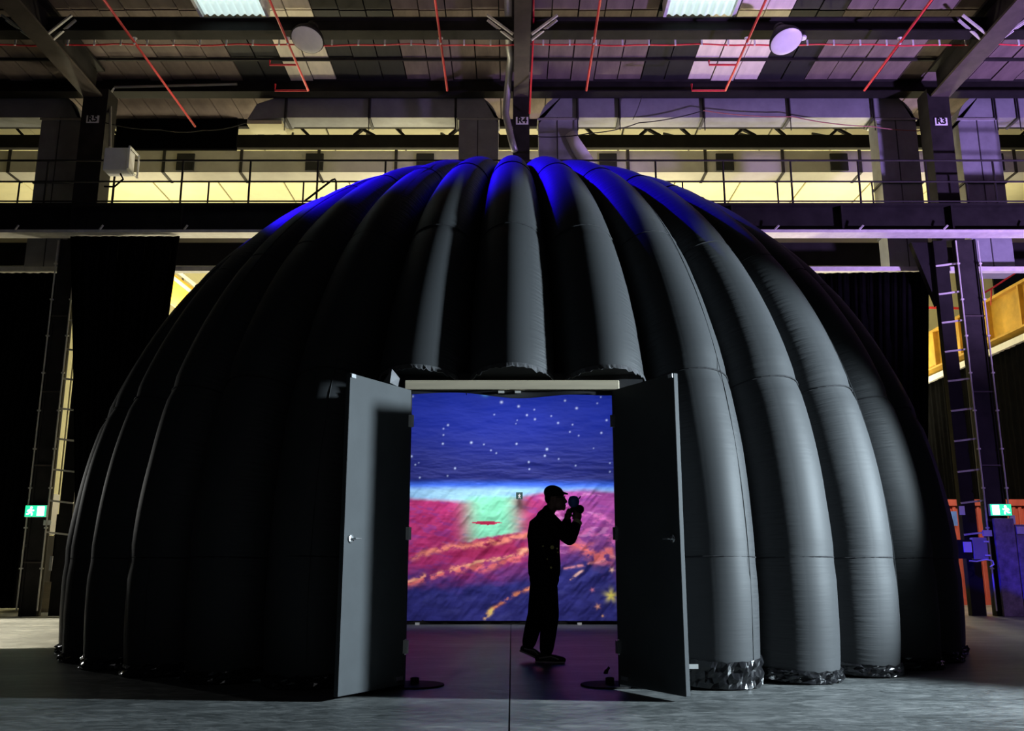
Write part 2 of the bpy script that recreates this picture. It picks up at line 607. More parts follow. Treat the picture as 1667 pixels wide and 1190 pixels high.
# runway girder with its pale bottom flange
t = thing('runway_girder', 'long black crane girder crossing the hall behind the dome', 'girder', (0, 17.95, 7.7))
MB().span((-15, 17.98, 7.75), (15, 18.02, 8.32)).build('web', M_black_steel, t)
MB().span((-15, 17.85, 8.32), (15, 18.15, 8.37)).build('top_flange', M_black_steel, t)
MB().span((-15, 17.80, 7.70), (15, 18.15, 7.76)).build('bottom_flange', M_flange, t, label='pale bottom flange edge')
for k in range(-6, 7):
    MB().span((k * 2.3 - 0.02, 17.86, 7.76), (k * 2.3 + 0.02, 17.98, 8.32)).build('stiffener', M_black_steel, t)
for k in range(-8, 9):
    MB().bar((k * 1.75 + 0.2, 17.80, 7.76), (k * 1.75 + 0.28, 17.76, 7.84), 0.03, 0.03).build('clip', M_flange, t)
# walkway railing
t = thing('walkway_railing', 'dark two-rail walkway railing standing on the black girder', 'railing', (0, 17.9, 8.37))
for z, r_ in ((9.34, 0.022), (8.86, 0.02), (8.42, 0.016)):
    MB().tube([(-14.5, 17.88, z), (14.5, 17.88, z)], r_, 6).build('rail', M_dark_steel, t)
for k in range(-10, 11):
    MB().tube([(k * 1.43 + 0.18, 17.9, 8.37), (k * 1.43 + 0.18, 17.9, 9.34)], 0.022, 6).build('post', M_dark_steel, t)
for k in range(-12, 13):
    if k % 2:
        MB().tube([(k * 1.0 + 0.6, 17.92, 8.37), (k * 1.0 + 0.6, 17.92, 8.86)], 0.018, 6).build('short_post', M_dark_steel, t)
p0, p1, p2 = at(495, 328, D=17.75), at(541, 293, D=17.75), at(547, 325, D=17.75)
MB().tube([p0, p1, p1 + Vector((0.05, 0, 0.02)), p1 + Vector((0.08, 0, -0.03)), p2], 0.022, 6).build('stair_handrail', M_dark_steel, t, label='sloping hooped handrail')

# beams below and behind the girder
tag(MB().span((-14, 20.45, 8.38), (14, 20.65, 8.56)).build('service_beam', M_cream), 'cream painted beam seen just under the black girder', 'beam')
tag(MB().span((-14, 20.0, 7.72), (14, 20.2, 8.28)).build('black_service_beam', M_black_steel), 'black beam below the cream beam behind the girder', 'beam')

# truss and vent duct in the side bay
t = thing('side_bay_truss', 'black lattice truss in the lit side bay below the grey ducts', 'truss', (0, 22, 11.6))
MB().span((-15, 21.95, 11.62), (15, 22.1, 11.98)).build('bottom_chord', M_black_steel, t)
MB().span((-15, 21.95, 12.62), (15, 22.1, 12.72)).build('top_chord', M_black_steel, t)
for k in range(-12, 12):
    xa = k * 1.25 + 0.3
    MB().bar((xa, 22.02, 12.62), (xa + (0.62 if k % 2 else 1.1), 22.02, 11.98), 0.09, 0.06).build('diagonal', M_black_steel, t)
    if k % 2:
        MB().bar((xa, 22.02, 12.62), (xa - 0.7, 22.02, 11.98), 0.13, 0.06).build('diagonal', M_black_steel, t)
for k in range(-7, 8):
    MB().bar((k * 2.1 + 0.5, 22.1, 11.9), (k * 2.1 + 0.1, 23.7, 12.9), 0.06, 0.06).build('tie', M_black_steel, t)
t = thing('vent_duct', 'long grey ventilation duct with square black grilles behind the railing', 'duct', (0, 24.3, 11.86))
for k in range(-7, 8):
    MB().span((k * 2.2 - 1.09, 24.0, 11.86), (k * 2.2 + 1.09, 24.7, 12.52)).build('duct_section', M_grey_vent, t)
    MB().span((k * 2.2 + 1.06, 23.97, 11.84), (k * 2.2 + 1.14, 24.72, 12.54)).build('joint_strip', M_dark_steel, t)
for u in (110, 302, 512, 692, 990, 1180, 1366, 1620):
    p = at(u, 264, D=23.96)
    bevel(MB().box(p, (0.50, 0.06, 0.52)).build('grille', M_hole, t), 0.01)


# ------------------------------------------------------------------ supply ducts
def arc(cx, cz, r_, a0, a1, n=8):
    return [(cx + r_ * math.cos(R(a0 + (a1 - a0) * i / n)), cz + r_ * math.sin(R(a0 + (a1 - a0) * i / n))) for i in range(n + 1)]


ZT, ZB, DF, DBK = 11.62, 11.0, 19.15, 19.62


def duct(label, x0, x1, left, right, seams):
    t = thing('supply_duct', label, 'duct', ((x0 + x1) / 2, 19.5, ZB), 'galvanised ducts between the columns')
    W = 0.90
    zl = 7.28
    b = MB()
    xs0 = x0 + W if left == 'down' else x0
    xs1 = x1 - W if right == 'down' else x1
    b.prism([(xs0, ZB), (xs1, ZB), (xs1, ZT), (xs0, ZT)], DF, DBK)
    b.build('duct_run', M_duct, t)
    for side, kind in ((0, left), (1, right)):
        if kind == 'down':
            r_ = 0.78
            if side == 0:
                poly = [(x0, ZB)] + [(x0 + 0.78 + 0.78 * math.cos(R(a)), ZT - 0.78 + 0.78 * math.sin(R(a))) for a in range(180, 89, -11)] + [(x0 + W, ZT), (x0 + W, ZB)]
                poly = poly[::-1]
                xa, xb = x0, x0 + W
            else:
                poly = [(x1 - W, ZB), (x1, ZB)] + [(x1 - 0.78 + 0.78 * math.cos(R(a)), ZT - 0.78 + 0.78 * math.sin(R(a))) for a in range(0, 91, 11)] + [(x1 - W, ZT)]
                xa, xb = x1 - W, x1
            MB().prism(poly, DF, DBK).build('elbow', M_duct, t)
            MB().span((xa, DF, zl), (xb, DBK, ZB - 0.005)).build('duct_drop', M_duct, t)
            for z in (ZB - 0.05, 9.4, 8.2):
                MB().span((xa - 0.03, DF - 0.03, z - 0.025), (xb + 0.03, DBK + 0.03, z + 0.025)).build('flange', M_duct_flange if z < 10 else M_grey_metal, t)
            MB().span((xa + 0.42, DF - 0.012, zl), (xa + 0.44, DF, ZB)).build('seam', M_duct_flange, t)
        elif kind == 'mitre':
            poly = [(x0, ZB), (x0 - 0.02, ZB), (x0 - 0.95, ZB - 0.05), (x0 - 0.75, ZB + 0.34), (x0, ZT)]
            MB().prism(poly[::-1], DF, DBK + 0.05).build('mitred_end', M_duct, t)
            MB().span((x0 - 0.95, DF + 0.0, ZB - 0.16), (x0 - 0.15, DBK + 0.05, ZB - 0.07)).build('lit_underside', M_cream, t, label='mitred duct underside, coloured as if lit')  # cream colour puts warm light on the duct's bottom face
    for x in seams:
        MB().span((x - 0.03, DF - 0.045, ZB - 0.04), (x + 0.03, DBK + 0.04, ZT + 0.04)).build('flange', M_duct_flange, t)
        MB().tube([(x, DF - 0.06, ZB - 0.35), (x, DF - 0.06, 12.4)], 0.012, 5).build('hanger_rod', M_dark_steel, t)
    return t


xq = lambda u, v: at(u, v, D=19.15).x
duct('grey galvanised duct left of the R4 column, dropping at its right end', xq(470, 190), xq(811, 230), 'mitre', 'down', (xq(466, 175), xq(602, 175), xq(742, 175)))
duct('grey galvanised duct arching from R4 to R3, dropping at both ends', xq(877, 230), xq(1494, 230), 'down', 'down', (xq(940, 175), xq(1008, 175), xq(1145, 175), xq(1284, 175), xq(1420, 175)))
duct('dark grey duct at the far left, dropping beside the R5 column', -15.5, xq(128, 230), 'open', 'down', (-13.4, -12.2))
duct('purple-lit grey duct at the far right, dropping beside the R3 column', xq(1563, 230), 15.5, 'down', 'open', (xq(1618, 175), xq(1655, 175), 13.6))

# black sheet hung between roof and side bay, upper left
tag(MB().span((at(192, 200, D=20.6).x, 20.55, 10.9), (at(388, 200, D=20.6).x, 20.65, 11.70)).build('black_sheet', M_drape), 'black sheet closing the gap left of the mitred duct end', 'sheet')

# ------------------------------------------------------------------ roof services
for k in range(6):
    x = -7.2 + 2.92 * k
    lb = ('first', 'second', 'third', 'fourth', 'fifth', 'sixth')[k]
    d1 = 19.0 if k == 0 else 17.4
    t = thing('sprinkler_pipe', 'thin red sprinkler pipe running under the roof, %s from the left' % lb, 'pipe', (x, 15, 10.7), 'red sprinkler pipes')
    MB().tube([(x, 10.5, 10.7), (x, d1, 10.7)], 0.024, 8).build('pipe', M_red, t)
    for d in (13.0, 15.6):
        MB().tube([(x, d, 10.66), (x, d, 10.78)], 0.02, 6).build('sprinkler_head', M_white, t)
        MB().lathe([(0.045, 0), (0.045, 0.012)], 10, Matrix.Translation((x, d, 10.78))).build('coupling', M_white, t)
    if k in (1, 4):
        sg = -1
        MB().tube([(x, 16.4, 10.7), (x + sg * 0.55, 16.4, 10.7), (x + sg * 0.55, 16.4, 10.80)], 0.02, 6).build('branch_pipe', M_red, t)
        MB().tube([(x, 17.4, 10.7), (x + sg * 0.7, 17.4, 10.7), (x + sg * 0.7, 17.4, 10.85)], 0.022, 6).build('branch_pipe', M_red, t)
t = thing('cable_conduit', 'long red cable conduit hung on small clips across the roof', 'conduit', (0, 16.75, 11.36))
for xa, xb in ((-13.0, -9.27), (-9.13, 0.12), (0.28, 9.33), (9.47, 13.0)):
    n_ = max(3, int((xb - xa) / 0.25))
    P = []
    for i in range(n_ + 1):
        x = xa + (xb - xa) * i / n_
        P.append((x, 16.75, 11.36 + 0.012 * math.sin(x * 2.1) + 0.01 * math.sin(x * 5.3)))
    MB().tube(P, 0.016, 6).build('conduit', M_red, t)
for i in range(-24, 25):
    x = i * 0.54 + 0.1
    if min(abs(x - c_) for c_ in COLX) > 0.1:
        MB().bar((x, 16.73, 11.34), (x, 16.73, 11.48), 0.035, 0.02).build('clip', M_white, t)

for k, (u, v, lb) in enumerate(((500, 65, 'left'), (1280, 68, 'right'))):
    p = at(u, v, D=15.75)
    M = Matrix.Translation(p) @ Matrix.Rotation(R(8 if k == 0 else -10), 4, 'Y') @ Matrix.Rotation(R(-20), 4, 'X')
    t = thing('high_bay_lamp', 'unlit bell-shaped high bay lamp under the roof, %s of the R4 column' % lb, 'lamp', p, 'high bay lamps')
    MB().lathe([(0.315, 0.0), (0.325, 0.02), (0.30, 0.10), (0.22, 0.22), (0.14, 0.34), (0.10, 0.38)], 28, M).build('reflector', M_dark_steel, t, smooth=True)
    MB().lathe([(0.02, -0.03), (0.20, -0.025), (0.30, -0.005), (0.315, 0.005)], 28, M).build('diffuser', M_white, t, smooth=True, label='white diffuser disc')
    MB().lathe([(0.11, 0.38), (0.12, 0.40), (0.10, 0.46), (0.05, 0.50)], 20, M).build('gear_housing', M_dark_steel, t, smooth=True)
    MB().tube([M @ Vector((0, 0, 0.48)), (p.x, 16.0, 11.17)], 0.02, 6).build('hook', M_grey_metal, t)
    if k == 1:
        q = at(1306, 61, D=16.1)
        MB().lathe([(0.08, -0.03), (0.085, 0.0), (0.05, 0.05)], 14, Matrix.Translation(q)).build('sensor', M_white, t)

# beacon and small box on the roof
p = at(926, 42, D=16.6)
t = thing('roof_beacon', 'small white and red beacon under the roof right of R4', 'beacon', p)
MB().lathe([(0.07, -0.04), (0.075, 0.02), (0.03, 0.05)], 12, Matrix.Translation(p)).build('housing', M_white, t)
MB().lathe([(0.045, -0.035), (0.05, 0.035)], 10, Matrix.Translation(p + Vector((0.1, 0, 0.0)))).build('lens', M_red, t)
MB().tube([p + Vector((0, 0, 0.05)), p + Vector((0, 0, 0.3))], 0.012, 6).build('stem', M_white, t)

# grey equipment box on the railing with its pipe
p = at(194, 264, D=17.62)
t = thing('equipment_box', 'pale grey equipment box hung beside the R5 column', 'box', p)
bevel(MB().box(p, (0.50, 0.34, 0.50)).build('cabinet', M_white, t), 0.015)
for dz in (-0.24, 0.24):
    MB().box(p + Vector((0.30, 0, dz)), (0.03, 0.50, 0.03)).build('edge_frame', M_white, t)
for dy in (-0.24, 0.24):
    MB().box(p + Vector((0.30, dy, 0)), (0.03, 0.03, 0.5)).build('edge_frame', M_white, t)
MB().tube([p + Vector((0.05, 0, -0.26)), p + Vector((0.12, 0, -0.38)), p + Vector((-0.05, 0, -0.55)), p + Vector((-0.3, 0.1, -0.5))], 0.02, 6).build('cable', M_black_steel, t)
a = at(179, 240, D=17.7)
b_ = at(181, 142, D=18.68)
tag(MB().tube([a, b_ + Vector((0, 0, -0.15)), b_ + Vector((0.08, 0, 0)), at(386, 137, D=18.68)], 0.03, 8).build('steel_pipe', M_grey_metal), 'grey pipe running down from the cross beam to the equipment box', 'pipe')
# downpipe beside R4
tag(MB().tube([at(827, -12, D=15.4), at(828, 70, D=16.9), at(831, 95, D=17.5), at(826, 150, D=18.0), at(823, 185, D=18.05), at(832, 225, D=18.05), at(838, 246, D=18.05)], 0.075, 12).build('downpipe', M_grey_metal, smooth=True), 'pale downpipe running alongside the R4 beam and column', 'pipe')
tag(MB().tube([at(869, -20, D=15.0), at(868, 60, D=16.5), at(862, 185, D=18.1)], 0.02, 6).build('riser_pipe', M_red), 'thin red riser pipe on the right of the R4 column', 'pipe')
tag(MB().tube([at(u, v, D=19.12) for u, v in ((928, 218), (940, 240), (955, 262), (962, 285))], [0.12, 0.15, 0.16, 0.16], 14).build('flexible_duct', M_white, smooth=True), 'pale flexible duct bending down behind the dome crown', 'duct')


def cable(label, pts, D, r_=0.012, m=M_dark_steel):
    P = [at(u, v, D=D) for u, v in pts]
    Q = []
    for i in range(len(P) - 1):
        for s_ in range(6):
            tt = s_ / 6
            a, b2 = P[i], P[i + 1]
            q = a.lerp(b2, tt)
            q.z -= 0.05 * 4 * tt * (1 - tt)
            Q.append(q)
    Q.append(P[-1])
    tag(MB().tube(Q, r_, 5).build('hanging_cable', m), label, 'cable', 'cables strung between the columns')


cable('grey cable sagging from the R5 column to the mitred duct', ((168, 199), (262, 211), (330, 212), (400, 200)), 18.21)
cable('grey cable rising from R4 across the front of the right duct', ((866, 222), (960, 217), (1040, 200), (1145, 180)), 18.95)
cable('reddish cable falling across the right duct to the R3 column', ((1145, 180), (1290, 190), (1420, 206), (1525, 212)), 18.95, 0.012, mat('dull red cable', (0.35, 0.12, 0.10), 0.6))
cable('thin dark wire hanging down in front of the right duct', ((1052, 115), (1047, 150), (1030, 195)), 18.9, 0.008)

# crane girder and drape in the side bay on the right
t = thing('crane_girder', 'yellow crane girder running back through the lit side bay', 'girder', (13.96, 27, 7.25))
MB().span((13.9, 20.8, 7.30), (14.0, 35.5, 8.42)).build('web', M_yellow, t)
MB().span((13.75, 20.8, 8.42), (14.15, 35.5, 8.50)).build('top_flange', M_yellow, t)
MB().span((13.75, 20.8, 7.24), (14.15, 35.5, 7.30)).build('bottom_flange', M_yellow, t)
for k in range(8):
    MB().span((13.76, 22 + k * 1.7, 7.3), (13.9, 22.06 + k * 1.7, 8.42)).build('stiffener', M_yellow, t)
tag(MB().span((13.72, 20.8, 6.86), (13.92, 35.5, 7.04)).build('drape_rail', M_white), 'white rail fixed under the yellow crane girder', 'rail')
tag(MB().tube([at(1497, 501, D=27), at(1545, 501, D=27), (13.95, 27, 8.70), (13.95, 27, 8.48)], 0.04, 6).build('side_bay_pipe', M_red), 'red pipe in the side bay left of the right column', 'pipe')
tag(MB().tube([at(1600, 478, D=22), at(1622, 465, D=22), at(1614, 470, D=22), at(1613, 497, D=22), at(1614, 470, D=22), at(1667, 435, D=22), at(1690, 420, D=22)], 0.025, 6).build('side_bay_pipe', M_red), 'red branching pipe above the yellow girder', 'pipe')


tag(MB().bar(at(262, 458, D=27), at(372, 535, D=27), 0.5, 0.8).build('yellow_beam', M_yellow), 'yellow beam glimpsed between the left drape and the dome', 'beam')
for k in range(2):
    tag(MB().bar(at(282 + 9 * k, 452 - 9 * k, D=26.62), at(330 + 9 * k, 490 - 9 * k, D=26.62), 0.10, 0.10).build('pale_strut', M_flange), '%s pale sloping strut above the yellow beam on the left' % ('lower', 'upper')[k], 'strut')


def drape(label, top0, top1, bot0, bot1, folds, amp, name='black_drape'):
    nu, nv = folds * 6 + 1, 14
    P = []
    a0, a1, b0, b1 = map(Vector, (top0, top1, bot0, bot1))
    d = (a1 - a0).normalized()
    nrm = Vector((-d.y, d.x, 0))
    for j in range(nv):
        t = j / (nv - 1)
        for i in range(nu):
            s_ = i / (nu - 1)
            q = a0.lerp(a1, s_).lerp(b0.lerp(b1, s_), t)
            ph = s_ * folds * 2 * PI
            q = q + nrm * amp * (math.sin(ph) + 0.5 * math.sin(ph * 0.37 + 1.3 + t)) * (0.35 + 0.65 * t) + d * 0.02 * math.sin(ph * 2 + t * 3)
            P.append(q)
    o = MB().grid(P, nu, nv).build(name, M_drape, smooth=True)
    solidify(o, 0.012)
    return tag(o, label, 'drape', 'black drapes')


drape('black drape left of the R5 column, hanging almost to the floor', (-14.5, 18.9, 7.18), (-9.62, 18.9, 7.18), (-14.5, 18.9, 0.12), (-10.0, 18.9, 0.12), 26, 0.07)
drape('narrowing black drape hung from the girder right of the R5 column', (-9.25, 18.0, 7.69), (-6.95, 18.0, 7.69), (-8.35, 18.0, 0.05), (-7.4, 18.0, 0.05), 12, 0.05)
drape('black drape hung left of the R3 column behind the dome', (5.9, 18.9, 7.16), (9.0, 18.75, 7.16), (5.9, 18.9, 0.05), (8.3, 18.9, 0.05), 18, 0.06)
drape('long black drape below the yellow crane girder', (13.82, 20.9, 6.85), (13.82, 35.4, 6.85), (13.82, 20.9, 0.05), (13.82, 35.4, 0.05), 50, 0.07)
for x0, x1, lb in ((-14.5, -5.2, 'left'), (5.6, 14.5, 'right')):
    tag(MB().span((x0, 18.82, 7.20), (x1, 18.98, 7.30)).build('drape_track', M_flange), 'pale drape track under the girder at the %s' % lb, 'track')

# shipping containers in the side bay
for x0, x1 in ((10.55, 13.65),):
    t = thing('shipping_container', 'red ribbed shipping container in the side bay behind the R3 column', 'container', ((x0 + x1) / 2, 24.6, 0))
    b = MB()
    n = int((x1 - x0) / 0.16)
    poly = []
    for i in range(n):
        xa = x0 + 0.1 + i * (x1 - x0 - 0.2) / n
        st = (x1 - x0 - 0.2) / n
        poly += [(xa, 0.0), (xa + st * 0.35, 0.0), (xa + st * 0.5, 0.04), (xa + st * 0.85, 0.04)]
    vs_ = [(x, 23.44 + d, z) for z in (0.16, 2.45) for x, d in poly]
    m_ = len(poly)
    b.add(vs_, [(i, i + 1, m_ + i + 1, m_ + i) for i in range(m_ - 1)])
    solidify(b.build('ribbed_side', M_container, t), 0.01)
    MB().span((x0, 23.50, 0.1), (x1, 25.8, 2.5)).build('body', M_container, t)
    for z in (0.0, 2.45):
        MB().span((x0, 23.4, z), (x1, 23.52, z + 0.16)).build('rail', M_container, t)
    for x in (x0, x1 - 0.12):
        MB().span((x, 23.39, 0.16), (x + 0.12, 23.5, 2.45)).build('corner_post', M_container, t)
tag(MB().box(at(1553, 844, D=23.38), (0.16, 0.02, 0.36)).build('notice', mat('blue notice', (0.1, 0.2, 0.6), 0.5)), 'small blue notice on the red container', 'notice')

# boxes on the right column
p = at(1594, 893, D=18.06)
t = thing('switch_box', 'purple-lit grey switch box on the right column', 'box', p)
bevel(MB().box(p, (0.28, 0.12, 0.42)).build('case', M_grey_vent, t), 0.01)
for dz in (0.13, -0.13):
    MB().box(p + Vector((0.12, -0.065, dz)), (0.10, 0.02, 0.03)).build('latch', M_white, t)
p2 = at(1570, 894, D=18.02)
t = thing('isolator_panel', 'dark panel carrying a white plate beside the switch box', 'panel', p2)
MB().box(p2 + Vector((0, 0.03, 0)), (0.32, 0.05, 0.36)).build('board', M_black_steel, t)
MB().box(p2 + Vector((0.06, -0.01, 0.04)), (0.15, 0.03, 0.2)).build('white_plate', M_white, t)
q = [at(u, v, D=18.0) for u, v in ((1578, 913), (1590, 914), (1606, 911), (1616, 913), (1618, 919), (1612, 923))]
tag(MB().tube(q, 0.014, 6).build('cable_loop', M_white), 'white cable looped under the switch box', 'cable')
p = at(1607, 868, D=18.1)
tag(MB().box(p, (0.17, 0.04, 0.12)).build('junction_box', M_flange), 'small pale junction box above the switch box', 'box')
for u, v in ((1566, 831), (1648, 846)):
    p = at(u, v, D=18.18)
    tag(MB().box(p, (0.10, 0.03, 0.17)).build('notice', M_white), 'white notice %s the exit sign on the right column' % ('left of' if u < 1600 else 'below'), 'notice')
p = at(77, 851, D=18.18)
tag(MB().box(p, (0.14, 0.03, 0.1)).build('notice', M_white), 'white notice below the exit sign on the left column', 'notice')
p = at(83, 917, D=18.18)
tag(MB().box(p, (0.05, 0.03, 0.28)).add([], []).build('door_handle_plate', M_grey_metal), 'grey metal strip low on the left column', 'strip')


# exit signs
def exit_sign(u, v, flip, label):
    p = at(u, v, D=18.11)
    t = thing('exit_sign', label, 'sign', p, 'lit green exit signs')
    W, H = 0.43, 0.235
    bevel(MB().box(p + Vector((0, 0.04, 0)), (W, 0.07, H)).build('case', M_white, t), 0.008)
    MB().box(p, (W - 0.02, 0.012, H - 0.02)).build('green_face', M_green, t)
    s_ = -1 if flip else 1
    b = MB()
    y = -0.012
    mm = lambda x_, z_: p + Vector((x_ * s_, y, z_))
    # running figure
    head = [mm(-0.085 + 0.022 * math.cos(a * PI / 5), 0.066 + 0.022 * math.sin(a * PI / 5)) for a in range(10)]
    b.tube([mm(-0.085, 0.066), mm(-0.085, 0.066) + Vector((0, 0.004, 0))], 0.024, 10)
    for a, c, w_ in (((-0.09, 0.035), (-0.105, -0.02), 0.042), ((-0.10, -0.02), (-0.062, -0.04), 0.026), ((-0.062, -0.04), (-0.068, -0.085), 0.024),
                     ((-0.108, -0.02), (-0.135, -0.055), 0.026), ((-0.135, -0.055), (-0.172, -0.055), 0.022),
                     ((-0.088, 0.03), (-0.05, 0.005), 0.02), ((-0.05, 0.005), (-0.03, 0.02), 0.018),
                     ((-0.095, 0.03), (-0.14, 0.02), 0.02), ((-0.14, 0.02), (-0.155, -0.01), 0.018)):
        b.bar(mm(*a), mm(*c), 0.006, w_, up=(0, 1, 0)) if False else b.bar(mm(*a), mm(*c), w_, 0.006, up=(0, 1, 0))
    b.build('running_figure', M_signwhite, t)
    d = MB()
    d.box(mm(0.105, 0), (0.135, 0.006, 0.185))
    d.build('doorway_symbol', M_signwhite, t)


exit_sign(58, 832, False, 'lit green exit sign with running figure on the left column')
exit_sign(1629.5, 830, True, 'lit green exit sign with running figure on the right column')

# goods behind the left column
p = at(31, 985, D=20.5)
t = thing('equipment_cabinet', 'dark cabinet standing behind the left drape edge', 'cabinet', (p.x, 20.8, 0))
MB().span((p.x - 0.32, 20.5, 0.05), (p.x + 0.28, 21.2, 1.62)).build('carcass', M_black_steel, t)
MB().span((p.x - 0.26, 20.48, 1.36), (p.x + 0.0, 20.5, 1.42)).build('badge', M_white, t)
tag(MB().span((p.x - 0.30, 20.55, 1.64), (p.x + 0.34, 21.1, 2.55)).build('grey_case', M_grey_vent), 'grey case stacked on top of the dark cabinet', 'case')
p = at(99, 960, D=20.0)
t = thing('rack_case', 'dark rack with pale shelves between left column and dome', 'rack', (p.x, 20.2, 0))
MB().span((p.x - 0.28, 20.05, 0.05), (p.x + 0.35, 20.6, 2.05)).build('carcass', M_black_steel, t)
for k in range(7):
    MB().span((p.x - 0.02, 20.02, 0.75 + k * 0.11 + (0.18 if k > 3 else 0)), (p.x + 0.22, 20.05, 0.80 + k * 0.11 + (0.18 if k > 3 else 0))).build('shelf_front', M_white, t)
MB().span((p.x - 0.05, 20.0, 1.75), (p.x + 0.25, 20.05, 1.98)).build('top_unit', M_flange, t)
tag(MB().span((p.x - 0.42, 19.7, 0), (p.x - 0.02, 19.75, 0.62)).build('timber_board', M_wood), 'pale timber board leaning low beside the left column', 'board')

# ------------------------------------------------------------------ the inflatable dome
DR, DC, DH, DN, DM, DZ = 5.4625, 12.573, 6.268, 2.1435, 2.0773, 0.746
NT = 38
HALF = PI / NT


def merid(t):
    s_ = math.sin(t)
    r_ = DR * max(0.0, math.cos(t)) ** (2 / DN)
    z_ = DZ + (DH - DZ) * math.copysign(abs(s_) ** (2 / DM), s_)
    return r_, z_


T0 = -math.asin((DZ / (DH - DZ)) ** (DM / 2))


def t_of_z(z):
    lo, hi = T0, PI / 2
    for _ in range(50):
        mid = (lo + hi) / 2
        if merid(mid)[1] < z:
            lo = mid
        else:
            hi = mid
    return lo


def dome_point(phi, t, lat, up):
    """phi: tube axis; lat -1..1 across the tube; up: share of the bulge"""
    r_, z_ = merid(t)
    r1, z1 = merid(min(PI / 2, t + 0.01))
    r0, z0 = merid(max(T0 - 0.02, t - 0.01))
    tr, tz = r1 - r0, z1 - z0
    L = math.hypot(tr, tz) or 1
    nr, nz = tz / L, -tr / L
    a = r_ * math.sin(HALF)
    b_ = a * 1.1
    rr = r_ - b_ * (1 - up) * nr
    zz = max(0.0 if z_ < 0.3 else -9, z_ - b_ * (1 - up) * nz)
    rad = rr * math.cos(HALF) + (rr - rr * math.cos(HALF)) * (1 - abs(lat))
    X = rad * math.sin(phi) + lat * a * 0.985 * math.cos(phi) * rr / max(r_, 1e-6)
    Y = DC - rad * math.cos(phi) + lat * a * 0.985 * math.sin(phi) * rr / max(r_, 1e-6)
    return Vector((X, Y, zz))


dome = thing('inflatable_dome', 'huge black inflatable dome of bulging air tubes, doors at its front', 'inflatable dome', (0, DC, 0))
NA, NS = 18, 72


def tube_mesh(phi, z_start, seed):
    ts = t_of_z(z_start)
    v, uv = [], []
    ln = 0
    prev = None
    for j in range(NS + 1):
        k = j / NS
        t = ts + (PI / 2 - 0.012 - ts) * (k ** 0.94)
        r_, z_ = merid(t)
        if prev:
            ln += math.hypot(r_ - prev[0], z_ - prev[1])
        prev = (r_, z_)
        # tube is pulled in a little at each cross seam
        pinch = 1.0
        for zs in SEAM_Z:
            pinch -= 0.045 * math.exp(-((z_ - zs) / 0.05) ** 2)
        for i in range(NA + 1):
            an = -PI / 2 + PI * i / NA
            up = math.cos(an) if math.cos(an) > 1e-6 else 0.0
            lat = math.sin(an)
            wob = 0.02 * noise.noise(Vector((seed * 3.1 + an * 1.2, z_ * 1.6 + r_, 0)))
            g = 0.030 * noise.noise(Vector((seed * 7.7 + an * 0.6, ln * 7.0, 3))) * (abs(lat) ** 3) * (1 if up > 0.02 else 0)
            v.append(dome_point(phi, t, lat, up * pinch + wob * (up > 0.02) + g))
            uv.append((i / NA, ln))
    f = []
    n = NA + 1
    for j in range(NS):
        for i in range(NA):
            f.append((j * n + i, j * n + i + 1, (j + 1) * n + i + 1, (j + 1) * n + i))
    me = bpy.data.meshes.new('air_tube')
    me.from_pydata([tuple(p - dome.location) for p in v], [], f)
    me['local'] = 1
    lay = me.uv_layers.new(name='UVMap')
    li = np.empty(len(me.loops), dtype=np.int32)
    me.loops.foreach_get('vertex_index', li)
    lay.data.foreach_set('uv', np.array(uv, dtype=np.float32)[li].ravel())
    me.polygons.foreach_set('use_smooth', [True] * len(me.polygons))
    me.materials.append(M_fabric)
    return me


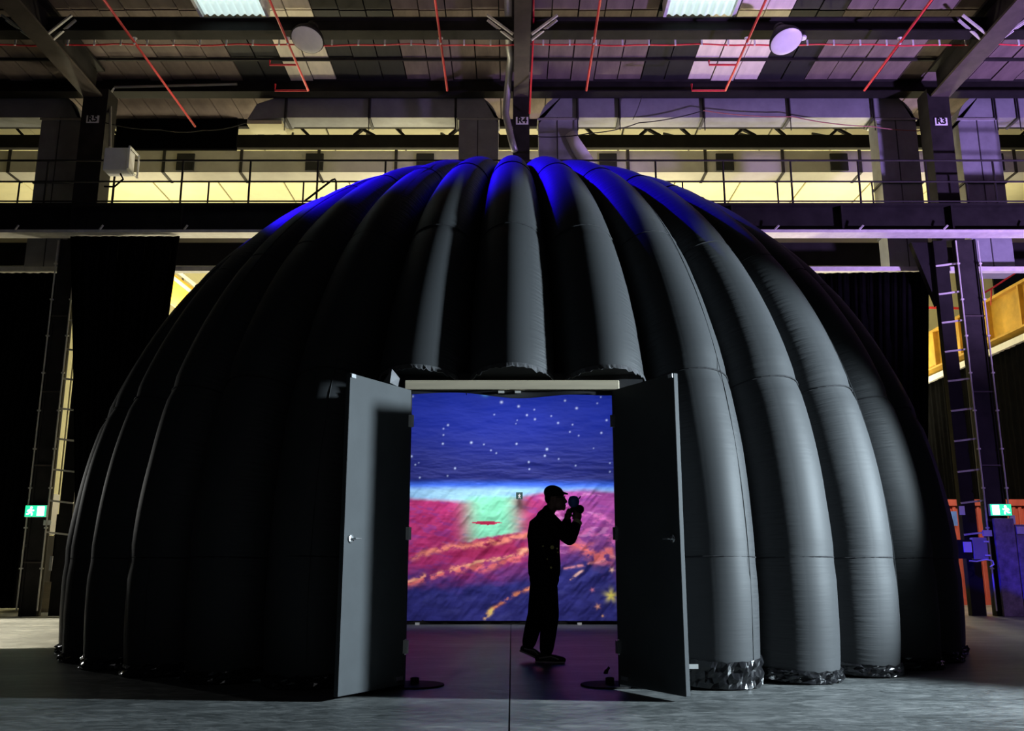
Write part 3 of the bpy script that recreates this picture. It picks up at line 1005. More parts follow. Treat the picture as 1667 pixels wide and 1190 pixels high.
SEAM_Z = (1.02, 2.62, 4.15, 5.35)
DOOR_Z = 2.60
tubes = {}
for k in range(NT):
    kk = k if k <= NT // 2 else k - NT
    phi = kk * 2 * HALF
    door = abs(kk) <= 1
    o = link('air_tube', tube_mesh(phi, DOOR_Z if door else 0.0, kk), dome)
    tubes[kk] = o
    if abs(kk) > 9:
        continue
    # cross seams with a raised bead
    for zs in SEAM_Z[2 if door else 0:]:
        t = t_of_z(zs)
        path = [dome_point(phi, t, math.sin(a), math.cos(a) * 0.962 + 0.012) for a in [(-0.47 + 0.94 * i / 16) * PI for i in range(17)]]
        MB().tube(path, 0.007, 5).build('cross_seam', M_lining, o)
    # seam running up the tube
    a = 0.30 * PI if kk % 2 else 0.12 * PI
    path = [dome_point(phi, t_of_z((DOOR_Z if door else 0.2) + (5.9 - (DOOR_Z if door else 0.2)) * i / 26), math.sin(a), math.cos(a) + 0.004) for i in range(27)]
    if not door:
        MB().tube(path, 0.0035, 4).build('long_seam', M_fabric, o)
    if door:
        # closed end of the shortened tube with a frayed vinyl flap
        t = t_of_z(DOOR_Z)
        ring = [dome_point(phi, t, math.sin(-PI / 2 + PI * i / 16), math.cos(-PI / 2 + PI * i / 16)) for i in range(17)]
        b = MB()
        b.add(ring, [tuple(range(16, -1, -1))])
        b.build('end_cap', M_fabric, o)
        P = []
        nn = 61
        for i in range(nn):
            an = (-0.5 + i / (nn - 1)) * PI
            P.append(dome_point(phi, t, math.sin(an), max(0, math.cos(an)) * 0.99 + 0.005))
        Q = [q + Vector((0.012 * noise.noise(q * 9), -0.03 - 0.03 * abs(noise.noise(q * 14)), -0.035 - 0.05 * abs(noise.noise(q * 23 + Vector((kk, 0, 0)))))) for q in P]
        solidify(MB().grid(P + Q, nn, 2).build('end_flap', M_flap, o), 0.004)
    else:
        # gathered vinyl skirt at the foot
        nn, nj = 41, 6
        P = []
        h_ = 0.20 if kk == 2 else 0.09
        for j in range(nj):
            for i in range(nn):
                an = (-0.49 + 0.98 * i / (nn - 1)) * PI
                q = dome_point(phi, t_of_z(0.012 + h_ * j / (nj - 1)), math.sin(an), math.cos(an) + 0.018 + 0.05 * (1 - j / (nj - 1)))
                d = noise.noise(Vector((an * 5 + kk * 9, j * 0.9, kk))) * 0.06 * (1 if 0 < j < nj - 1 else 0.3)
                out = Vector((math.sin(phi), -math.cos(phi), 0))
                q = q + out * d
                q.z = max(0.004, q.z + 0.02 * noise.noise(Vector((an * 7, j, kk * 3))))
                P.append(q)
        solidify(MB().grid(P, nn, nj).build('foot_skirt', M_vinyl, o), 0.004)
# crown cap
MB().lathe([(0.45, DH - 0.22), (0.40, DH - 0.05), (0.20, DH - 0.01), (0.02, DH)], 32, Matrix.Translation((0, DC, 0))).build('crown_cap', M_fabric, dome, smooth=True)
# inner lining
n, m_ = 84, 20
b = MB()
vs_ = []
for j in range(m_ + 1):
    t = T0 + (PI / 2 - 0.02 - T0) * j / m_
    r_, z_ = merid(t)
    r_ = max(0.02, r_ - 0.72)
    z_ = max(0.0, z_ - 0.5 * max(0, math.sin(t)))
    for i in range(n):
        an = 2 * PI * (i + 0.5) / n
        vs_.append((r_ * math.sin(an), DC - r_ * math.cos(an), z_))
fs_ = []
for j in range(m_):
    z_ = vs_[j * n][2]
    for i in range(n):
        an = 2 * PI * (i + 1.0) / n
        an = an if an < PI else an - 2 * PI
        if abs(an) < R(14) and z_ < 2.3:
            continue
        i2 = (i + 1) % n
        fs_.append((j * n + i, j * n + i2, (j + 1) * n + i2, (j + 1) * n + i))
b.add(vs_, fs_)
b.build('inner_lining', M_lining, dome, smooth=True)
# white maker's tag at the foot beside the right door
p = at(1124, 1085, D=7.02)
MB().box(p, (0.115, 0.012, 0.032)).build('tag', M_white, dome, label='small white tag')
# loose vinyl tuft over the left door
b = MB()
c = at(641, 612, D=7.28)
tuft = [c + Vector((-0.09, 0.02, -0.05)), c + Vector((-0.01, -0.04, 0.05)), c + Vector((0.05, 0.0, -0.02)), c + Vector((0.03, 0.05, -0.08)), c + Vector((-0.02, -0.07, -0.07)), c + Vector((0.0, 0.06, 0.02))]
b.add(tuft, [(0, 4, 1), (1, 4, 2), (2, 4, 3), (0, 1, 5), (1, 2, 5), (2, 3, 5), (0, 5, 3), (0, 3, 4)])
b.build('loose_tuft', mat('grey loose vinyl', (0.2, 0.2, 0.21), 0.25), dome)

# ------------------------------------------------------------------ doorway
HX, HD, OX, OD = 0.845, 7.50, 1.235, 6.80
BZ, TZ = 0.035, 2.385
dw = thing('double_doorway', 'black double doors standing open in a timber frame at the dome front', 'door', (0, 7.5, 0))
b = MB().span((-HX - 0.06, 7.52, 2.395), (HX + 0.06, 7.62, 2.475))
bevel(b.build('lintel', M_wood, dw, label='pale timber lintel'), 0.006)
for sg in (-1, 1):
    MB().span((sg * (HX + 0.005), 7.53, 0.0), (sg * (HX + 0.09), 7.62, 2.395)).build('jamb', M_lining, dw)
    MB().span((sg * (HX + 0.09), 7.56, 0.0), (sg * 1.22, 7.60, 2.40)).build('side_panel', M_lining, dw)
MB().span((-1.12, 7.64, 2.40), (1.12, 7.67, 2.56)).build('head_panel', M_lining, dw)
# valance with a wavy hem below the lintel
nn = 49
P = []
for j in range(2):
    for i in range(nn):
        x = -HX + 2 * HX * i / (nn - 1)
        hem = 2.355 - 0.018 * math.sin(x * 3.3 + 0.9) - 0.012 * math.cos(x * 7.1)
        P.append((x, 7.56 + 0.01 * math.sin(x * 9), 2.40 if j else hem))
solidify(MB().grid(P, nn, 2).build('valance', M_lining, dw), 0.006)
for x in (-0.09, 0.05):
    MB().box((x, 7.54, 2.375), (0.05, 0.03, 0.02)).build('catch', M_flange, dw)
for sg in (-1, 1):
    hin, out = Vector((sg * HX, HD, 0)), Vector((sg * OX, OD, 0))
    d = (out - hin).normalized()
    nrm = Vector((-d.y * sg, d.x * sg, 0))   # faces the opening
    if nrm.x * sg > 0:
        nrm = -nrm
    b = MB()
    q = []
    for z in (BZ, TZ):
        for a, w_ in ((hin, 0), (out, 0), (out, 1), (hin, 1)):
            q.append(Vector((a.x, a.y, z)) - nrm * 0.04 * w_)
    b.add(q, [(3, 2, 1, 0), (4, 5, 6, 7), (0, 1, 5, 4), (1, 2, 6, 5), (2, 3, 7, 6), (3, 0, 4, 7)])
    leaf = bevel(b.build('door_leaf', M_door, dw), 0.004)
    for z in (2.12, 1.20, 0.32):
        c = hin + d * 0.015 + Vector((0, 0, z)) + nrm * 0.008
        MB().box(c, (0.03, 0.05, 0.10), Matrix.Rotation(math.atan2(d.y, d.x), 3, 'Z')).build('hinge', M_white if sg < 0 else M_chrome, leaf, label='bright hinge')
        MB().tube([c + Vector((0, 0, -0.06)), c + Vector((0, 0, 0.06))], 0.011, 8).build('hinge_pin', M_chrome, leaf)
    c = out - d * 0.075 + Vector((0, 0, 1.14))
    rot = nrm.to_track_quat('Z', 'Y').to_matrix().to_4x4()
    for side in (1, -1):
        base = c + nrm * (0.003 if side > 0 else -0.043)
        MB().lathe([(0.030, 0), (0.030, 0.008), (0.018, 0.012)], 16, Matrix.Translation(base) @ (rot if side > 0 else rot @ Matrix.Rotation(PI, 4, 'X'))).build('handle_rose', M_chrome, leaf, smooth=False)
        kn = base + nrm * side * 0.012
        MB().tube([kn, kn + nrm * side * 0.03, kn + nrm * side * 0.034 - d * 0.06], [0.008, 0.009, 0.008], 8).build('lever_handle', M_chrome, leaf)
    # bolt guide at the foot
    c = hin + d * 0.09 + Vector((0, 0, 0.09)) + nrm * 0.01
    MB().box(c, (0.09, 0.02, 0.03), Matrix.Rotation(math.atan2(d.y, d.x), 3, 'Z')).build('foot_bolt', M_chrome, leaf)
    c = out - d * 0.03 + Vector((0, 0, TZ - 0.02)) + nrm * 0.005
    MB().box(c, (0.05, 0.012, 0.03), Matrix.Rotation(math.atan2(d.y, d.x), 3, 'Z')).build('top_bracket', M_chrome, leaf)
    # weighted base plate
    p = at(675 if sg < 0 else 993, 1116, z=0.0)
    t = thing('base_plate', 'round black weighted base on the floor at the foot of the %s door' % ('left' if sg < 0 else 'right'), 'base plate', p, 'round black bases at the doors')
    MB().lathe([(0.235, 0.0), (0.24, 0.004), (0.235, 0.012), (0.04, 0.016)], 32, Matrix.Translation(p)).build('disc', M_black_steel, t)
    MB().lathe([(0.035, 0.016), (0.035, 0.06), (0.02, 0.065)], 14, Matrix.Translation(p)).build('socket', M_black_steel, t)
q = [at(u, v, D=8.3) for u, v in ((984, 1097), (986, 1092), (990, 1089), (992, 1086), (989, 1090), (987, 1095))]
q[0].z = q[-1].z = max(0.012, q[0].z)
tag(MB().tube(q, 0.012, 6).build('strap_end', M_black_steel), 'short black strap on the floor near the right door', 'strap')

# ------------------------------------------------------------------ backdrop inside the dome
BD = 15.6
BX0, BX1, BZ0, BZ1 = -2.9, 2.9, 0.06, 4.35
nx, nz = 520, 385
X, Z = np.meshgrid(np.linspace(BX0, BX1, nx), np.linspace(BZ0, BZ1, nz))


def hash_noise(x, y, seed=0, oct_=5, gain=0.55):
    def base(x, y, s):
        xi, yi = np.floor(x).astype(int), np.floor(y).astype(int)
        xf, yf = x - xi, y - yi
        u_, v_ = xf * xf * (3 - 2 * xf), yf * yf * (3 - 2 * yf)

        def h(a, b2):
            n_ = np.sin(a * 127.1 + b2 * 311.7 + s * 74.7) * 43758.5453
            return n_ - np.floor(n_)
        return (h(xi, yi) * (1 - u_) + h(xi + 1, yi) * u_) * (1 - v_) + (h(xi, yi + 1) * (1 - u_) + h(xi + 1, yi + 1) * u_) * v_
    out, a, tot = 0, 1, 0
    for o in range(oct_):
        out = out + a * base(x, y, seed + o)
        tot += a
        x, y, a = x * 2.03 + 5.1, y * 2.03 + 1.7, a * gain
    return out / tot


def srgb(*c):
    return np.array([((x / 255) / 12.92 if x / 255 <= 0.04045 else ((x / 255 + 0.055) / 1.055) ** 2.4) for x in c])


def sm(a, b2, x):
    t = np.clip((x - a) / (b2 - a), 0, 1)
    return t * t * (3 - 2 * t)


# picture coordinates: across 0..1041 and down 0..1190 over the part seen through the doors
SX = (X + 1.745) / 3.49 * 1005 + 12
zz = Z - EYE
zc = BD * _c + zz * _s
SY = (595 - FOC * (zz * _c - BD * _s) / zc - 620) * 2.974
SX = (833.5 + FOC * X / zc - 660) * 2.974
n1 = hash_noise(SX / 90, SY / 40, 1)
n2 = hash_noise(SX / 45, SY / 30, 7)
n3 = hash_noise(SX / 160, SY / 120, 13)
warp = (n1 - 0.5) * 60
sky_t = sm(60, 480, SY)[..., None]
C = srgb(30, 50, 170) * (1 - sky_t) + srgb(40, 42, 112) * sky_t
C = C * np.array([0.75, 0.9, 1.0]) * (0.85 + 0.3 * n3[..., None])


def mixc(C, col, k):
    return C * (1 - k[..., None]) + col * k[..., None]


# glow of the horizon
C = mixc(C, srgb(62, 110, 235), sm(470, 515, SY + (n1 - 0.5) * 10))
cy = np.exp(-((SX - 330) / 300) ** 2) * 0.6 + 0.4
C = mixc(C, srgb(165, 215, 235), sm(500, 535, SY) * (0.35 + 0.65 * cy))
pinkb = 560 + 20 * np.sin(SX / 170) - 16 * sm(550, 1000, SX) + (n1 - 0.5) * 20
pk = sm(pinkb - 12, pinkb + 16, SY)
pink = srgb(205, 62, 128) * (1 - sm(600, 900, SX)[..., None]) + srgb(188, 92, 168) * sm(600, 900, SX)[..., None]
fib = hash_noise((SX + SY * 1.3) / 55, (SY - SX * 0.25) / 16, 51)
pink = srgb(188, 52, 116) * (1 - sm(560, 860, SX)[..., None]) + srgb(172, 78, 160) * sm(560, 860, SX)[..., None]
pink = pink * (0.68 + 0.6 * n3[..., None])
pink = pink * (1 - sm(0.52, 0.7, fib)[..., None] * 0.45) + srgb(120, 60, 150) * sm(0.52, 0.7, fib)[..., None] * 0.45
wisp = sm(0.60, 0.72, hash_noise((SX + SY) / 80, (SY - SX * 0.1) / 22, 61)) * sm(600, 760, SX)
pink = pink * (1 - wisp[..., None] * 0.6) + srgb(226, 150, 205) * wisp[..., None] * 0.6
C = C * (1 - pk[..., None]) + pink * pk[..., None]
# cyan light through the clouds
ridge = 772 - 0.16 * (SX - 330) + (n2 - 0.5) * 28
gl = np.exp(-(np.abs(SX - 420 - (SY - 640) * 0.05) / 122) ** 3.2) * sm(545, 575, SY) * (1 - sm(ridge - 10, ridge + 6, SY))
C = mixc(C, srgb(140, 232, 190), np.clip(gl * 1.05, 0, 1))
isl = (np.abs(SY - 688 - (n2 - 0.5) * 10) < 9 * np.clip(1 - ((SX - 392) / 76) ** 2, 0, 1)) * 1.0
C = mixc(C, srgb(195, 45, 85), isl)
rd = sm(ridge, ridge + 10, SY) * (1 - sm(ridge + 60, ridge + 130, SY)) * np.exp(-((SX - 430) / 210) ** 4)
C = mixc(C, srgb(170, 42, 92), rd)
# cloud bank sinking into blue
low = 905 - 0.12 * (SX - 300) + warp * 1.6 + 60 * np.sin(SX / 260)
blue = srgb(52, 52, 128) * (0.6 + 0.8 * n2[..., None])
k = sm(low - 110, low + 70, SY)
C = C * (1 - k[..., None]) + blue * k[..., None]
pu = sm(700, 800, SY) * (1 - sm(900, 1000, SY)) * sm(0.5, 0.62, n3)
C = mixc(C, srgb(120, 60, 130), pu * 0.6)


def streak(C, pts, wd, col, strength=1.0, rough=26):
    px = [p_[0] for p_ in pts]
    py = [p_[1] for p_ in pts]
    line = np.interp(SX, px, py) + (n2 - 0.5) * rough + (n1 - 0.5) * rough
    inside = sm(px[0] - 10, px[0] + 15, SX) * (1 - sm(px[-1] - 15, px[-1] + 10, SX))
    d = np.exp(-((SY - line) / wd) ** 2) * inside * sm(0.30, 0.62, hash_noise(SX / 28, SY / 18, 23))
    return mixc(C, col, np.clip(d * strength, 0, 1))


C = streak(C, [(0, 985), (110, 955), (250, 912), (420, 900), (600, 828)], 16, srgb(240, 120, 120), 1.1)
C = streak(C, [(0, 975), (250, 905), (600, 822)], 7, srgb(255, 175, 140), 1.1)
C = streak(C, [(20, 860), (120, 828), (240, 800), (380, 790), (620, 740)], 14, srgb(238, 140, 120), 1.0)
C = streak(C, [(780, 770), (860, 800), (920, 850), (1010, 835)], 36, srgb(240, 120, 120), 1.0, 50)
C = streak(C, [(760, 905), (870, 890), (930, 870), (1100, 820)], 8, srgb(235, 150, 160), 1.0)
C = streak(C, [(740, 660), (850, 640), (1041, 690)], 18, srgb(225, 120, 190), 0.9, 70)
C = streak(C, [(740, 760), (900, 740), (1041, 775)], 14, srgb(215, 105, 175), 0.9, 60)
C = streak(C, [(380, 1150), (415, 1112), (500, 1050), (620, 1000), (700, 960)], 9, srgb(250, 150, 110), 1.3, 16)
C = streak(C, [(380, 1155), (400, 1130), (425, 1110)], 14, srgb(255, 215, 120), 1.6, 8)
C = streak(C, [(790, 965), (840, 930), (860, 920)], 6, srgb(255, 200, 190), 1.4, 10)
for (x, y, s_, col) in ((995, 1040, 24, (255, 235, 110)), (930, 1092, 10, (255, 180, 150)), (1000, 915, 10, (255, 200, 170)), (955, 1138, 5, (255, 190, 120)), (905, 1012, 8, (220, 130, 150))):
    an = np.arctan2(SY - y, SX - x)
    rr = np.hypot(SX - x, SY - y) / (0.6 + 0.5 * np.abs(np.sin(an * 2.5 + x)))
    C = mixc(C, srgb(*col), np.exp(-(rr / s_) ** 2))
# wrinkle tint is left to the real folds; now the stars
stars = [(36, 75, 5), (465, 103, 7), (548, 123, 6), (430, 163, 4), (588, 166, 5), (624, 139, 4), (627, 186, 5), (541, 190, 3), (535, 207, 3), (773, 95, 5), (829, 132, 6), (946, 78, 4), (929, 108, 4), (706, 170, 4),
         (739, 204, 5), (809, 212, 4), (796, 247, 4), (839, 265, 4), (974, 190, 5), (949, 251, 5), (206, 214, 5), (184, 231, 4), (184, 262, 4), (181, 304, 5), (319, 299, 6), (380, 308, 4), (538, 305, 5), (685, 331, 6),
         (675, 362, 5), (742, 378, 4), (597, 394, 5), (600, 427, 4), (824, 410, 4), (911, 326, 3), (30, 366, 5), (48, 406, 4), (65, 397, 3), (240, 423, 5), (204, 460, 4), (70, 469, 4), (990, 398, 4), (414, 337, 4), (440, 350, 4), (629, 58, 4), (990, 440, 4)]
for _ in range(110):
    x, y = rng.uniform(-420, 1480), rng.uniform(-320, 440)
    if not (0 < x < 1041 and y > 40):
        stars.append((x, y, rng.uniform(2.5, 6)))
for x, y, s_ in stars:
    d2 = (SX - x) ** 2 + (SY - y) ** 2
    C = mixc(C, srgb(205, 220, 255), np.exp(-d2 / (s_ * 0.85) ** 2) * min(1.0, 0.3 + s_ / 8))
d2 = (SX - 388) ** 2 + (SY - 52) ** 2
C = mixc(C, srgb(150, 245, 255), np.exp(-d2 / 16 ** 2))
C = mixc(C, srgb(60, 150, 235), 0.6 * np.exp(-((SX - 388) / 40) ** 2 - ((SY - 52) / 12) ** 2))
C = np.clip(C, 0, 1)
# cloth folds
wr = (0.020 * (hash_noise(SX / 150, SY / 26, 31) - 0.5) * sm(250, 420, SY) * (1 - sm(470, 540, SY))
      + 0.05 * (hash_noise((SX + SY * 0.8) / 60, (SX - SY) / 190, 37, 3) - 0.5) * sm(470, 560, SY)
      + 0.02 * (hash_noise(SX / 220, SY / 60, 41) - 0.5))
Yp = BD + wr * 2.6
me = bpy.data.meshes.new('printed_cloth')
V = np.stack([X, Yp, Z], -1).reshape(-1, 3)
idx = np.arange(nx * nz).reshape(nz, nx)
F = np.stack([idx[:-1, :-1], idx[:-1, 1:], idx[1:, 1:], idx[1:, :-1]], -1).reshape(-1, 4)
me.from_pydata(V.tolist(), [], F.tolist())
me.polygons.foreach_set('use_smooth', [True] * len(me.polygons))
ca = me.color_attributes.new('print', 'FLOAT_COLOR', 'POINT')
ca.data.foreach_set('color', np.concatenate([C.reshape(-1, 3), np.ones((nx * nz, 1))], 1).astype(np.float32).ravel())
m, nt, b = nodes('projected picture on cloth')
vc = nt.nodes.new('ShaderNodeVertexColor')
vc.layer_name = 'print'
nt.links.new(vc.outputs[0], b.inputs['Base Color'])
nt.links.new(vc.outputs[0], b.inputs['Emission Color'])
b.inputs['Emission Strength'].default_value = 0.25
b.inputs['Roughness'].default_value = 0.6
b.inputs['Specular IOR Level'].default_value = 0.15
m.cycles.emission_sampling = 'NONE'
me.materials.append(m)
bk = thing('space_backdrop', 'glowing cloth backdrop of stars and pink clouds hung inside the dome', 'backdrop', (0, BD, 0))
link('printed_cloth', me, bk)
MB().tube([(BX0 - 0.05, BD + 0.05, BZ1), (BX1 + 0.05, BD + 0.05, BZ1)], 0.025, 8).build('top_pole', M_black_steel, bk)
MB().span((BX0, BD + 0.03, 0.0), (BX1, BD + 0.08, 0.09)).build('bottom_weight', M_black_steel, bk)
for x in (BX0, BX1):
    MB().tube([(x, BD + 0.06, 0), (x, BD + 0.06, BZ1)], 0.02, 8).build('side_pole', M_black_steel, bk)
# unseen light added high inside the dome to brighten the backdrop
light('backdrop_fill', 'AREA', (0, 12.2, 4.95), (0, 15.6, 2.1), 48, (0.92, 0.95, 1.0), shape='RECTANGLE', size=4.0, size_y=0.2, spread=R(62))
for u in (680, 943):
    p = at(u, 1012, D=15.5)
    tag(MB().box((p.x, 15.45, 0.02), (0.07, 0.05, 0.04)).build('floor_clip', M_white), 'small white clip on the floor under the backdrop, %s' % ('near the left door' if u < 800 else 'right of the person'), 'clip')
# small pictogram sign in front of the backdrop
p = at(845.5, 807, D=15.45)
t = thing('pictogram_sign', 'small dark square sign with a pale figure on the backdrop', 'sign', p)
MB().box(p, (0.11, 0.02, 0.115)).build('board', mat('dark green sign', (0.01, 0.06, 0.05), 0.5), t)
b = MB()
for a, c, w_ in (((0, 0.012), (0, -0.012), 0.022), ((-0.004, -0.012), (-0.012, -0.042), 0.012), ((0.004, -0.012), (0.014, -0.042), 0.012), ((-0.022, 0.0), (0.022, 0.008), 0.01), ((0, 0.03), (0.001, 0.016), 0.018)):
    b.bar(p + Vector((a[0], -0.013, a[1])), p + Vector((c[0], -0.013, c[1])), w_, 0.005, up=(0, 1, 0))
b.build('figure', M_white, t)
MB().tube([p + Vector((0, 0.02, 0)), p + Vector((0, 0.1, 0))], 0.01, 6).build('fixing', M_black_steel, t)


# ------------------------------------------------------------------ the person
PD = 9.56
dep = bpy.context.evaluated_depsgraph_get


def blob(parts, voxel, name, m, parent, smooth_it=8, label=None):
    """parts: closed shapes fused into one continuous surface"""
    b = MB()
    for q in parts:
        b.add(q.v, q.f)
    me0 = b.mesh(name)
    o = bpy.data.objects.new(name, me0)
    COL.objects.link(o)
    r_ = o.modifiers.new('fuse', 'REMESH')
    r_.mode = 'VOXEL'
    r_.voxel_size = voxel
    if smooth_it:
        s_ = o.modifiers.new('relax', 'SMOOTH')
        s_.factor = 0.5
        s_.iterations = smooth_it
    dg = bpy.context.evaluated_depsgraph_get()
    me = bpy.data.meshes.new_from_object(o.evaluated_get(dg))
    bpy.data.objects.remove(o)
    bpy.data.meshes.remove(me0)
    me.name = name
    me.polygons.foreach_set('use_smooth', [True] * len(me.polygons))
    me.materials.clear()
    me.materials.append(m)
    return link(name, me, parent, label)


def limb(pts, n=14):
    """tapered round limb through (point, radius) pairs with rounded ends"""
    P, rr = [], []
    for (p_, r_) in pts:
        P.append(Vector(p_))
        rr.append(r_)
    d0 = (P[0] - P[1]).normalized()
    d1 = (P[-1] - P[-2]).normalized()
    P2 = [P[0] + d0 * rr[0] * 0.95, P[0] + d0 * rr[0] * 0.7] + P + [P[-1] + d1 * rr[-1] * 0.7, P[-1] + d1 * rr[-1] * 0.95]
    r2 = [rr[0] * 0.25, rr[0] * 0.72] + rr + [rr[-1] * 0.72, rr[-1] * 0.25]
    return MB().tube(P2, r2, n)


def egg(c, s, M=None, nu=20, nv=14):
    b = MB()
    vs_ = []
    for j in range(nv + 1):
        th = PI * j / nv
        th = min(max(th, 0.03), PI - 0.03)
        for i in range(nu):
            a = 2 * PI * i / nu
            q = Vector((s[0] * math.sin(th) * math.cos(a), s[1] * math.sin(th) * math.sin(a), s[2] * math.cos(th)))
            if M is not None:
                q = M @ q
            vs_.append(Vector(c) + q)
    fs_ = [(j * nu + i, (j + 1) * nu + i, (j + 1) * nu + (i + 1) % nu, j * nu + (i + 1) % nu) for j in range(nv) for i in range(nu)]
    fs_.append(tuple(range(nu)))
    fs_.append(tuple(nv * nu + i for i in range(nu - 1, -1, -1)))
    return b.add(vs_, fs_)


def pp(u, v, dy=0.0):
    """point of the figure: seen at (u, v); dy is how much nearer (-) or farther (+) than its middle"""
    return at(u, v, D=PD + dy)


per = thing('person', 'person in dark clothes, cap and glasses standing in the doorway holding a blue-topped device', 'person', (pp(885, 1078).x, PD, 0))
near, far = -0.17, 0.17
head = pp(904.5, 812)
tilt = Matrix.Rotation(R(12), 3, 'Y')
sh_n, sh_f = pp(887, 843, near), pp(889, 842, far)
el_n, el_f = pp(927, 876, near - 0.03), pp(918, 868, far)
wr_n, wr_f = pp(941, 848, -0.07), pp(924, 845, 0.05)
hip_n, hip_f = pp(886, 930, -0.09), pp(884, 930, 0.09)
kn_n, kn_f = pp(896, 1000, -0.09), pp(873, 1000, 0.10)
an_n, an_f = pp(889, 1062, -0.09), pp(860, 1050, 0.10)
parts = []
# skull, jaw, nose, ears, neck
parts.append(egg(head + Vector((-0.012, 0, 0.02)), (0.098, 0.076, 0.105), tilt))
parts.append(egg(head + Vector((0.035, 0, -0.060)), (0.062, 0.056, 0.062), tilt))
parts.append(egg(head + Vector((0.078, 0, -0.098)), (0.026, 0.026, 0.022)))
parts.append(limb([(head + Vector((0.088, 0, 0.008)), 0.011), (head + Vector((0.108, 0, -0.030)), 0.016)], 8))
parts.append(egg(head + Vector((0.094, 0, -0.066)), (0.014, 0.024, 0.008)))
parts.append(egg(head + Vector((0.092, 0, -0.079)), (0.013, 0.022, 0.008)))
for sg in (-1, 1):
    parts.append(egg(head + Vector((-0.012, sg * 0.078, -0.015)), (0.022, 0.010, 0.034), tilt))
    parts.append(egg(head + Vector((0.070, sg * 0.033, 0.014)), (0.020, 0.024, 0.008)))
parts.append(limb([(head + Vector((-0.02, 0, -0.05)), 0.058), (pp(894, 833), 0.060), (pp(888, 846), 0.075)]))
# trunk
parts.append(limb([(pp(887, 850), 0.11), (pp(884, 870), 0.135), (pp(885, 895), 0.125), (pp(886, 920), 0.14), (pp(886, 932), 0.12)]))
# arms
for a, e, w_ in ((sh_n, el_n, wr_n), (sh_f, el_f, wr_f)):
    parts.append(limb([(a, 0.062), (a.lerp(e, 0.5), 0.052), (e, 0.043)]))
    parts.append(limb([(e, 0.043), (e.lerp(w_, 0.4), 0.044), (w_, 0.028)]))
# legs
for a, k_, w_ in ((hip_n, kn_n, an_n), (hip_f, kn_f, an_f)):
    parts.append(limb([(a, 0.088), (a.lerp(k_, 0.5), 0.076), (k_, 0.056)]))
    parts.append(limb([(k_, 0.055), (k_.lerp(w_, 0.35), 0.056), (w_, 0.036)]))


def hand(wr, dirv, curl, thumb):
    """palm with four fingers closing along curl, thumb leaving the side of the palm"""
    d = Vector(dirv).normalized()
    c_ = Vector(curl).normalized()
    c_ = (c_ - d * c_.dot(d)).normalized()
    s_ = d.cross(c_)
    out = [egg(wr + d * 0.048, (0.047, 0.042, 0.017), Matrix((d, s_, c_)).transposed())]
    out.append(limb([(wr - d * 0.01, 0.027), (wr + d * 0.03, 0.026)], 10))
    for i, (off, L) in enumerate(((-0.031, 0.072), (-0.010, 0.082), (0.011, 0.077), (0.031, 0.060))):
        b0 = wr + d * 0.085 + s_ * off
        b1 = b0 + (d * 0.75 + c_ * 0.45) * L * 0.45
        b2 = b1 + (d * 0.1 + c_ * 0.95) * L * 0.33
        b3 = b2 + (d * -0.55 + c_ * 0.7) * L * 0.26
        out.append(limb([(b0 - d * 0.02, 0.0095), (b0, 0.0095), (b1, 0.0090), (b2, 0.0080), (b3, 0.007)], 8))
    t0 = wr + d * 0.028 + s_ * thumb * 0.036
    t1 = t0 + (d * 0.55 + s_ * thumb * 0.55 + c_ * 0.5) * 0.038
    t2 = t1 + (d * 0.6 + c_ * 0.75 - s_ * thumb * 0.1) * 0.03
    out.append(limb([(t0 - d * 0.015, 0.013), (t0, 0.0125), (t1, 0.0105), (t2, 0.0085)], 8))
    return out


dev = pp(938, 832, -0.01)
parts += hand(wr_n, dev + Vector((0.02, -0.04, 0.02)) - wr_n + Vector((0, 0, 0.05)), (-0.25, 0.9, 0.1), 1)
parts += hand(wr_f, dev + Vector((-0.05, 0.03, 0.02)) - wr_f + Vector((0, 0, 0.06)), (0.5, -0.7, 0.1), -1)
blob(parts, 0.0065, 'body', M_skin, per, 3)
# clothes
j = [limb([(pp(889, 842), 0.085), (pp(885, 852), 0.150), (pp(885, 872), 0.172), (pp(886, 898), 0.160), (pp(886, 918), 0.170), (pp(886, 934), 0.165)], 20)]
j.append(limb([(sh_n, 0.092), (sh_f, 0.092)]))
j.append(limb([(pp(892, 832), 0.068), (pp(888, 846), 0.095)]))
for a, e, w_ in ((sh_n, el_n, wr_n), (sh_f, el_f, wr_f)):
    j.append(limb([(a, 0.090), (a.lerp(e, 0.5), 0.082), (e, 0.074)]))
    j.append(limb([(e, 0.074), (e.lerp(w_, 0.45), 0.066), (e.lerp(w_, 0.86), 0.048)]))
blob(j, 0.012, 'jacket', M_cloth, per, 6)
j = [limb([(pp(886, 922), 0.150), (pp(886, 945), 0.155)], 18)]
for a, k_, w_, bulk in ((hip_n, kn_n, an_n, 1.0), (hip_f, kn_f, an_f, 1.0)):
    j.append(limb([(a, 0.120), (a.lerp(k_, 0.45), 0.112), (k_, 0.090)]))
    j.append(limb([(k_, 0.090), (k_.lerp(w_, 0.5), 0.084), (k_.lerp(w_, 0.93), 0.072)]))
blob(j, 0.012, 'trousers', M_cloth, per, 6)
# cap
cap = [egg(head + Vector((-0.018, 0, 0.058)), (0.108, 0.087, 0.082), Matrix.Rotation(R(16), 3, 'Y'))]
cap.append(egg(head + Vector((0.078, 0, 0.060)), (0.060, 0.068, 0.011), Matrix.Rotation(R(12), 3, 'Y')))
cap.append(egg(head + Vector((-0.070, 0, 0.01)), (0.045, 0.070, 0.065)))
blob(cap, 0.007, 'cap', M_cloth, per, 3)
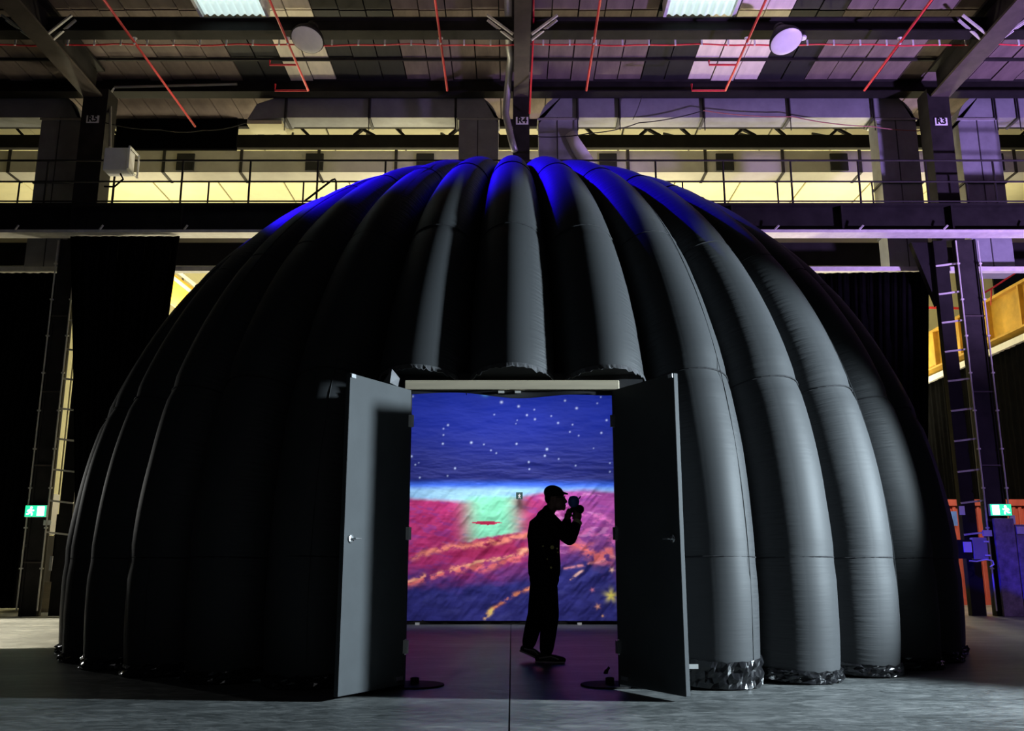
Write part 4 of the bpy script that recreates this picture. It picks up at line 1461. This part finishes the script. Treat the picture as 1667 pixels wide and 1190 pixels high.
# glasses
g = MB()
for sg in (-1, 1):
    ring = [head + Vector((0.096 - 0.010 * abs(math.cos(a)) * 0.5, sg * 0.034 + 0.028 * math.cos(a), 0.008 + 0.021 * math.sin(a))) for a in [2 * PI * i / 14 for i in range(15)]]
    g.tube(ring, 0.003, 5)
    g.tube([head + Vector((0.092, sg * 0.062, 0.012)), head + Vector((0.0, sg * 0.080, 0.008))], 0.003, 5)
g.build('glasses_frame', M_black_steel, per)
lens = MB()
for sg in (-1, 1):
    lens.lathe([(0.025, -0.001), (0.025, 0.001)], 14, Matrix.Translation(head + Vector((0.094, sg * 0.034, 0.008))) @ Matrix.Rotation(PI / 2, 4, 'Y'))
lens.build('lenses', mat('pale reflective lens', (0.55, 0.75, 0.85), 0.08, metal=0.6), per)
# shoes
for nm, an_, toe, heel in (('n', an_n, pp(917, 1076, -0.12), pp(877, 1071, -0.09)), ('f', an_f, pp(883, 1080, 0.09), pp(853, 1056, 0.10))):
    lift = 0 if nm == 'n' else 0
    toe.z = max(toe.z, 0.035)
    heel.z = 0.045 if nm == 'n' else max(heel.z, 0.1)
    midp = heel.lerp(toe, 0.5)
    sh = [limb([(heel, 0.040), (midp + Vector((0, 0, 0.008)), 0.042), (heel.lerp(toe, 0.82), 0.038), (toe, 0.028)], 12)]
    sh.append(limb([(an_ + Vector((0, 0, -0.01)), 0.045), (heel.lerp(toe, 0.2) + Vector((0, 0, 0.03)), 0.046)], 12))
    so = blob(sh, 0.008, 'shoe', M_shoe, per, 4)
    sp = MB()
    dn = (toe - heel).normalized()
    upv = Vector((0, 1, 0)).cross(dn)
    if upv.z < 0:
        upv = -upv
    sp.bar(heel - dn * 0.035 - upv * 0.032, toe + dn * 0.015 - upv * 0.024, 0.075, 0.016)
    bevel(sp.build('sole', M_sole, so), 0.006)
    sp = MB().tube([heel + upv * 0.005 - Vector((0, 0.045, 0)), midp + upv * 0.03 - Vector((0, 0.043, 0)), heel.lerp(toe, 0.8) - Vector((0, 0.038, 0)) + upv * 0.005], 0.006, 5)
    sp.build('side_stripe', M_sole, so)
# gold flecks and pale buttons on the front of the jacket
for i, (u, v, s_) in enumerate(((899, 891, 0.020), (897, 924, 0.011), (907, 893, 0.009), (908, 899, 0.009), (884, 889, 0.008), (891, 910, 0.008), (898, 857, 0.010), (909, 857, 0.010), (911, 871, 0.010))):
    p = pp(u, v, -0.172 if u < 903 else -0.10)
    MB().lathe([(s_, -0.006), (s_, 0.006)], 8, Matrix.Translation(p) @ Matrix.Rotation(PI / 2, 4, 'X')).build('button', M_gold if i < 6 else M_chrome, per)
MB().tube([wr_n.lerp(el_n, 0.06), wr_n.lerp(el_n, 0.24)], 0.052, 12).build('cuff', mat('pale yellow cuff', (0.95, 0.85, 0.45), 0.4), per, label='pale yellow cuff')
# what the person holds
t = thing('handheld_device', 'black handheld device with a blue ball on top, held up by the person', 'device', dev)
ball = pp(934, 817, -0.01)
MB().lathe([(0.002, -0.064), (0.03, -0.056), (0.052, -0.034), (0.060, 0.0), (0.054, 0.034), (0.034, 0.056), (0.002, 0.064)], 20, Matrix.Translation(ball)).build('ball', M_blue_plastic, t, smooth=True, label='blue ball')
bevel(MB().box(pp(937, 830, -0.01), (0.11, 0.07, 0.05)).build('body', M_black_steel, t), 0.01)
MB().lathe([(0.042, -0.03), (0.045, 0.0), (0.042, 0.03)], 18, Matrix.Translation(pp(944, 829, -0.04)) @ Matrix.Rotation(PI / 2, 4, 'X')).build('lens_barrel', M_black_steel, t, smooth=True)
MB().tube([pp(935, 832, -0.01), pp(934, 845, -0.01)], 0.016, 10).build('grip', M_black_steel, t)
MB().tube([pp(943, 812, -0.01), pp(945, 808, -0.01)], 0.008, 6).build('aerial_knob', M_black_steel, t)
